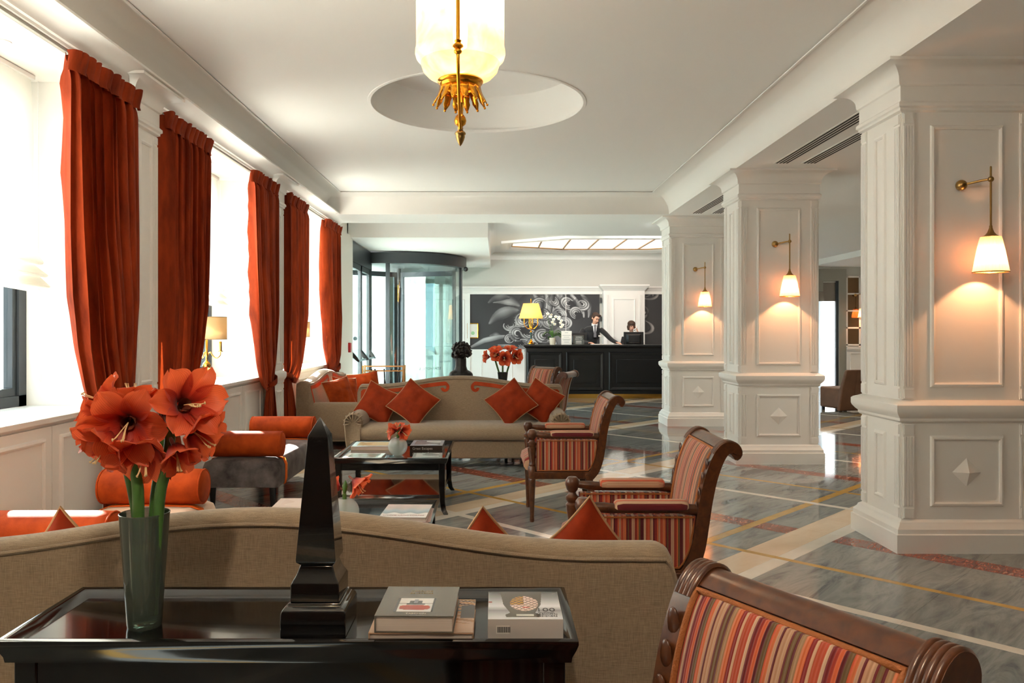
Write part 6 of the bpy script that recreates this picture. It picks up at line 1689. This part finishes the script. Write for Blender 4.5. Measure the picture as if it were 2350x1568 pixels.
# ---- figures: tapered limbs and ellipsoids fused into one surface
def fuse(mb, name, mats, parent, voxel, pick, smooth_it=3):
    o = mb.build(name, mats, parent)
    md = o.modifiers.new('fuse', 'REMESH'); md.mode = 'VOXEL'; md.voxel_size = voxel
    md2 = o.modifiers.new('relax', 'SMOOTH'); md2.iterations = smooth_it; md2.factor = 0.5
    evaluated(o); me = o.data
    me.materials.clear()
    for mm in mats: me.materials.append(mm)
    if pick:
        for p in me.polygons: p.material_index = pick(p.center)
    me.shade_smooth()
    return o
def limb(m, pts, rs, seg=12): m.tube(catmull(pts, 4), [float(np.interp(i/((len(pts)-1)*4), np.linspace(0,1,len(rs)), rs)) for i in range((len(pts)-1)*4+1)], seg)
def hand(m, wrist, dirn, palm_n, s=1.0, curl=0.4, thumb=1):
    """palm plus five bent fingers"""
    w = Vector(wrist); d = Vector(dirn).normalized(); nn = Vector(palm_n).normalized(); sd_ = d.cross(nn).normalized()*thumb
    m.ell(tuple(w+d*0.045*s), (0.040*s, 0.018*s, 0.048*s), Matrix((sd_, nn, d)).transposed(), 12, 8)
    for k, L in enumerate((0.072, 0.080, 0.074, 0.058)):
        b0 = w+d*0.080*s+sd_*(0.026-0.0175*k)*s
        p1 = b0+d*L*0.45*s+nn*0.008*s; p2 = p1+(d*math.cos(curl)+nn*math.sin(curl))*L*0.32*s; p3 = p2+(d*math.cos(2*curl)+nn*math.sin(2*curl))*L*0.25*s
        m.tube([b0-d*0.02*s, b0, p1, p2, p3], [0.009*s,0.009*s,0.0085*s,0.008*s,0.0055*s], 8)
    b0 = w+d*0.02*s+sd_*0.028*s; p1 = b0+(d*0.6+sd_*0.8).normalized()*0.035*s; p2 = p1+(d*0.9+sd_*0.3+nn*0.3).normalized()*0.03*s
    m.tube([b0-sd_*0.012*s, b0, p1, p2], [0.011*s,0.011*s,0.0095*s,0.006*s], 8)
def head_shape(m, c, R, s=1.0):
    """head about 0.23 tall, face towards local -y"""
    def P(x, y, z): return tuple(Vector(c)+R @ Vector((x*s, y*s, z*s)))
    def E(x, y, z, rx, ry, rz): m.ell(P(x, y, z), (rx*s, ry*s, rz*s), R, 16, 12)
    E(0, 0.012, 0.03, 0.076, 0.096, 0.088); E(0, -0.022, -0.045, 0.058, 0.062, 0.068); E(0, -0.052, -0.082, 0.030, 0.026, 0.022)
    E(0, -0.088, -0.022, 0.011, 0.016, 0.026); E(0, -0.098, -0.036, 0.015, 0.014, 0.011)
    E(-0.030, -0.068, -0.030, 0.022, 0.020, 0.020); E(0.030, -0.068, -0.030, 0.022, 0.020, 0.020)
    E(0, -0.078, 0.022, 0.052, 0.014, 0.012); E(0, -0.080, -0.062, 0.022, 0.012, 0.008)
    for sx in (-1, 1): E(sx*0.077, 0.012, -0.012, 0.010, 0.020, 0.032)
def face_parts(par, c, R, s=1.0, lip=None):
    def P(x, y, z): return Vector(c)+R @ Vector((x*s, y*s, z*s))
    EYE = bpy.data.materials.get('eye_dark') or simple('eye_dark', lin(40,30,26), 0.3)
    LIP = bpy.data.materials.get('lip_rose') or simple('lip_rose', lin(176,100,90), 0.5)
    for sx in (-1, 1):
        MB().ell(tuple(P(sx*0.030, -0.083, 0.002)), (0.013*s,0.006*s,0.006*s), R, 10, 6).build('eye', EYE, par, smooth=60)
        MB().tube([P(sx*0.014,-0.094,0.020), P(sx*0.032,-0.092,0.026), P(sx*0.046,-0.082,0.020)], 0.004*s, 6).build('eyebrow', EYE, par, smooth=60)
    MB().ell(tuple(P(0,-0.091,-0.062)), (0.022*s,0.006*s,0.006*s), R, 10, 6).build('mouth', LIP, par, smooth=60)
def rot(zdeg, xdeg, ydeg=0): return (Matrix.Rotation(math.radians(zdeg), 3, 'Z') @ Matrix.Rotation(math.radians(xdeg), 3, 'X') @ Matrix.Rotation(math.radians(ydeg), 3, 'Y'))
SUIT = simple('black_suit', lin(20,20,23), 0.8, sheen=0.2)
SHIRT = simple('white_shirt', lin(232,232,232), 0.7)
TIE = simple('grey_tie', lin(108,106,110), 0.6)
HAIRB = simple('brown_hair', lin(58,38,26), 0.6, bmp=0.5, bscale=120)
HAIRD = simple('chestnut_hair', lin(64,42,28), 0.55, bmp=0.5, bscale=120)

# standing man, leaning to his left towards the papers
man = thing('person', 'man in black suit and grey tie leaning over the reception counter', 'person', (2.10, 17.75, 0))
hc = Vector((0.10, -0.30, 1.70)); HR_ = rot(28, 22, 8)
m = MB()
m.ell((0,0.02,0.98), (0.175,0.13,0.15)); m.ell((0.01,-0.04,1.16), (0.172,0.125,0.20)); m.ell((0.03,-0.12,1.34), (0.195,0.13,0.18)); m.ell((0.045,-0.16,1.45), (0.19,0.105,0.09))
limb(m, [(0.05,-0.18,1.46),(0.08,-0.24,1.55),(0.095,-0.27,1.62)], [0.075,0.058,0.056])
for sx in (-1, 1): limb(m, [(sx*0.09,0.03,0.95),(sx*0.10,0.02,0.50),(sx*0.10,0.05,0.08)], [0.095,0.068,0.045]); m.ell((sx*0.10,-0.03,0.045), (0.05,0.13,0.045))
limb(m, [(-0.15,-0.14,1.45),(-0.215,-0.20,1.33),(-0.20,-0.36,1.19),(-0.12,-0.52,1.16),(-0.07,-0.60,1.165)], [0.062,0.058,0.05,0.042,0.034])
limb(m, [(0.23,-0.17,1.45),(0.32,-0.28,1.36),(0.42,-0.42,1.24),(0.50,-0.55,1.18),(0.53,-0.60,1.17)], [0.062,0.058,0.05,0.042,0.034])
hand(m, (-0.065,-0.61,1.165), (0.55,-0.78,-0.12), (0,0,-1), 1.0, 0.35, 1)
hand(m, (0.535,-0.61,1.172), (0.50,-0.78,-0.25), (0,0,-1), 1.0, 0.35, -1)
head_shape(m, hc, HR_)
def pick_man(p):
    if (p-hc).length < 0.135 or p.z > 1.575: return 1
    if p.y < -0.612 and p.z < 1.25: return 1
    return 0
body = fuse(m, 'body', [SUIT, SKIN], man, 0.009, pick_man)
face_parts(body, hc, HR_)
MB().loft([[tuple(Vector((0.085,-0.25,1.565))+Vector((0.066*math.cos(a), 0.064*math.sin(a), dz+0.02*math.sin(a)))) for a in np.linspace(0,2*PI,20)[:-1]] for dz in (-0.02, 0.025)], False).build('shirt_collar', SHIRT, man, smooth=60, solid=0.006)
MB().add([(0.035,-0.292,1.56),(0.135,-0.292,1.56),(0.105,-0.283,1.30),(0.07,-0.283,1.30),(0.085,-0.302,1.45)], [(0,1,4),(0,4,3),(1,2,4),(2,3,4)]).build('shirt_front', SHIRT, man, solid=0.004)
MB().loft([[(x-w,-0.318+d,z),(x+w,-0.318+d,z),(x+w,-0.300+d,z),(x-w,-0.300+d,z)] for x, w, z, d in ((0.085,0.018,1.56,0.0),(0.085,0.026,1.535,-0.004),(0.086,0.014,1.515,0.0),(0.088,0.030,1.36,0.012),(0.088,0.030,1.28,0.018))]).build('tie', TIE, man, bevel=0.003)
MB().obox((0.20,-0.262,1.31), (0.075,0.006,0.035), rot(24,0)).build('name_badge', PAPER, man)
m = MB()
def HP(x, y, z): return tuple(hc+HR_ @ Vector((x,y,z)))
m.ell(HP(0,0.026,0.062), (0.081,0.098,0.072), HR_, 18, 12); m.ell(HP(0,0.060,0.0), (0.080,0.062,0.085), HR_, 18, 12); m.ell(HP(0.02,-0.050,0.092), (0.060,0.046,0.030), HR_, 16, 10)
for sx in (-1,1): m.ell(HP(sx*0.070,0.0,0.035), (0.016,0.040,0.045), HR_, 12, 8)
fuse(m, 'hair', [HAIRB], man, 0.009, None, 2)

# seated woman on the telephone
wom = thing('person', 'woman with short brown hair holding a telephone behind the monitor', 'person', (3.08, 17.98, 0))
hc2 = Vector((-0.01, -0.10, 1.53)); H2 = rot(8, 12, 4)
m = MB()
m.ell((0,0.02,0.80), (0.17,0.14,0.14)); m.ell((0,0.0,0.98), (0.145,0.11,0.18)); m.ell((0,-0.02,1.17), (0.165,0.11,0.16)); m.ell((0,-0.03,1.29), (0.17,0.085,0.07))
limb(m, [(0,-0.04,1.30),(-0.005,-0.06,1.39),(-0.01,-0.075,1.45)], [0.06,0.045,0.046])
limb(m, [(-0.17,-0.02,1.28),(-0.21,-0.08,1.12),(-0.17,-0.28,1.06),(-0.12,-0.42,1.06)], [0.050,0.045,0.038,0.028])
limb(m, [(0.17,-0.02,1.28),(0.23,-0.10,1.14),(0.17,-0.18,1.28),(0.115,-0.185,1.40)], [0.050,0.045,0.038,0.028])
hand(m, (-0.115,-0.43,1.06), (0.3,-0.9,-0.15), (0,0,-1), 0.88, 0.3, 1)
hand(m, (0.112,-0.185,1.405), (-0.22,-0.05,0.95), (-0.8,0.3,-0.1), 0.88, 0.55, 1)
for sx in (-1, 1): limb(m, [(sx*0.09,0.0,0.78),(sx*0.10,-0.36,0.76),(sx*0.10,-0.40,0.45),(sx*0.10,-0.36,0.34)], [0.085,0.062,0.048,0.036]); m.ell((sx*0.10,-0.42,0.32), (0.042,0.10,0.035))
head_shape(m, hc2, H2, 0.95)
def pick_w(p):
    if (p-hc2).length < 0.128 or (p.z > 1.36): return 1
    if p.y < -0.435: return 1
    if p.z > 1.395: return 1
    return 0
body = fuse(m, 'body', [SUIT, SKIN], wom, 0.009, pick_w)
face_parts(body, hc2, H2, 0.95)
m = MB()
def WP(x, y, z): return tuple(hc2+H2 @ Vector((x,y,z)))
m.ell(WP(0,0.022,0.048), (0.090,0.104,0.082), H2, 18, 12); m.ell(WP(0,0.055,-0.030), (0.086,0.062,0.085), H2, 18, 12)
for sx in (-1,1): m.ell(WP(sx*0.074,-0.018,-0.035), (0.020,0.046,0.066), H2, 12, 10)
m.ell(WP(0.0,-0.070,0.062), (0.066,0.030,0.040), H2, 14, 10)
fuse(m, 'hair', [HAIRD], wom, 0.009, None, 2)
MB().add([(-0.055,-0.118,1.36),(0.045,-0.118,1.36),(-0.005,-0.132,1.18)], [(0,1,2)]).build('blouse', TIE, wom, solid=0.01)
ph = thing('telephone_handset', 'white telephone handset held to the seated woman\'s face', 'telephone', (3.08, 17.98, 0))
MB().tube(catmull([(0.03,-0.235,1.455),(0.075,-0.235,1.485),(0.098,-0.20,1.54)], 5), [0.018]+[0.013]*9+[0.018], 10).build('handle', PAPER, ph, smooth=60)
MB().ell((0.03,-0.222,1.452), (0.022,0.018,0.018), None, 12, 8).build('mouthpiece', PAPER, ph, smooth=60)
MB().ell((0.098,-0.188,1.545), (0.018,0.022,0.022), None, 12, 8).build('earpiece', PAPER, ph, smooth=60)
st = thing('office_stool', 'dark high stool under the seated receptionist', 'stool', (3.08, 18.02, 0))
MB().lathe([(0.0001,0.60),(0.20,0.60),(0.21,0.63),(0.20,0.665),(0.0001,0.67)], (0,0,0), 24).build('seat', BLACKS, st, smooth=40)
MB().lathe([(0.03,0.04),(0.03,0.60)], (0,0,0), 12).build('column', CHROME, st, smooth=40)
MB().tube([(0.17*math.cos(a), 0.17*math.sin(a)-0.12, 0.28) for a in np.linspace(0,2*PI,25)[:-1]], 0.012, 8, closed=True).build('foot_ring', CHROME, st, smooth=60)
MB().lathe([(0.0001,0),(0.24,0),(0.23,0.03),(0.05,0.05),(0.0001,0.05)], (0,0,0), 24).build('foot', BLACKS, st, smooth=40)

# ---- bronze bust seen from behind
BRONZE = simple('black_bronze', lin(34,34,35), 0.38, metal=0.35, spec=0.5, bmp=0.2, bscale=60)
bu = thing('bust', 'black bronze bust with curly hair seen from behind on the rear console', 'bust', (-0.425, 9.28, 0.735))
m = MB(); Rb = rot(180+35, 6)
hb = Vector((0.0, 0.0, 0.40))
head_shape(m, hb, Rb, 1.12)
limb(m, [(0,0,0.16),(0.0,0,0.26),(0,0,0.36)], [0.10,0.066,0.064])
m.ell((0,0,0.16), (0.135,0.10,0.07)); m.ell((-0.085,0,0.145), (0.06,0.085,0.06)); m.ell((0.085,0,0.145), (0.06,0.085,0.06))
m.box(-0.138, 0.138, -0.095, 0.095, 0.03, 0.15)
rnd = random.Random(12)
hairm = MB()
for k in range(110):
    u, v_ = rnd.uniform(0, 2*PI), rnd.uniform(-0.35, 1.0)
    q = Vector((math.cos(u)*math.sqrt(1-min(v_*v_,1)), math.sin(u)*math.sqrt(1-min(v_*v_,1)), v_))
    lc = Vector((q.x*0.084, 0.014+q.y*0.104, 0.022+q.z*0.098))*1.06
    if lc.y < -0.055 and lc.z < 0.055: continue
    p = hb+Rb @ lc
    a = rnd.uniform(0, 2*PI); t1 = q.orthogonal().normalized(); t2 = q.cross(t1); pts = []
    for j in range(7):
        th = a+j*0.75; rr = 0.022*(1-j*0.08); pts.append(p+(Rb @ (t1*math.cos(th)+t2*math.sin(th)))*rr+(Rb @ q)*0.005*j)
    m.tube(pts, [0.009,0.011,0.011,0.0105,0.010,0.009,0.006], 6)
fuse(m, 'head_and_shoulders', [BRONZE], bu, 0.0045, None, 1)
MB().box(-0.11, 0.11, -0.09, 0.09, 0.0, 0.04).build('socle', BRONZE, bu, bevel=0.004)

# ---- brown chair at the far right
bc = thing('side_chair', 'brown leather slab-back chair in the aisle at the far right', 'chair', (6.25, 13.75, 0), 0.25)
LEATH = simple('brown_leather', lin(104,70,48), 0.5, var=0.15, vscale=8)
bp = MB().loft([[(-0.30,-0.02-0.0,0.02),(0.30,-0.02,0.02),(0.30,0.06,0.02),(-0.30,0.06,0.02)],[(-0.27,-0.05,0.40),(0.27,-0.05,0.40),(0.27,0.03,0.40),(-0.27,0.03,0.40)],[(-0.235,-0.13,0.74),(0.235,-0.13,0.74),(0.235,-0.07,0.74),(-0.235,-0.07,0.74)]]).build('back', LEATH, bc, bevel=0.02)
MB().tube([(0.0,-0.025,0.03),(0.0,-0.056,0.40),(0.0,-0.135,0.735)], 0.004, 6).build('seam', LEATH, bp)
MB().box(-0.27, 0.27, 0.0, 0.55, 0.05, 0.42).build('seat', LEATH, bc, bevel=0.03)
for sx in (-0.23, 0.23):
    for y in (0.04, 0.5): MB().box(sx-0.02, sx+0.02, y-0.02, y+0.02, 0, 0.06).build('leg', BLACKS, bc)
# ================================================================ OUTSIDE
struct('ground_outside', MB().box(-40, -3.3, -30, 60, -0.3, -0.12).box(-3.3, -2.5, 13.4, 40, -0.3, -0.12), simple('paving', lin(170,166,158), 0.8, var=0.1, vscale=2))
BRK = simple('pale_stone', lin(214,208,200), 0.8, var=0.06, vscale=5)
def street_block(label, x, ya, yb, h, step=3.2):
    pb = thing('street_building', label, 'building', (x, (ya+yb)/2, -0.12)); L = (yb-ya)/2
    MB().box(-3, 0, -L, L, 0, h).build('wall', BRK, pb)
    dp = bpy.data.materials.get('dark_pane') or simple('dark_pane', lin(60,70,78), 0.1)
    y = -L+0.8
    while y+1.4 < L:
        for z in np.arange(1.0, h-2.2, 3.4):
            f = MB().box(0.0, 0.06, y, y+1.3, z, z+2.0).build('window', ANTHR, pb)
            MB().box(0.05, 0.07, y+0.1, y+1.2, z+0.1, z+1.9).build('pane', dp, f)
        y += step
street_block('unseen pale stone building added outside the nearest window to cut sky light', -9.0, -20, 7.9, 12)  # tall block added to screen sky light off the window reveals
street_block('pale stone building placed beyond the gap left for the sun', -9.0, 27.5, 44, 12)  # set back so the gap between the blocks lets the sun through
street_block('low pale building far across the side street', -30.0, 5, 60, 6, 6.0)
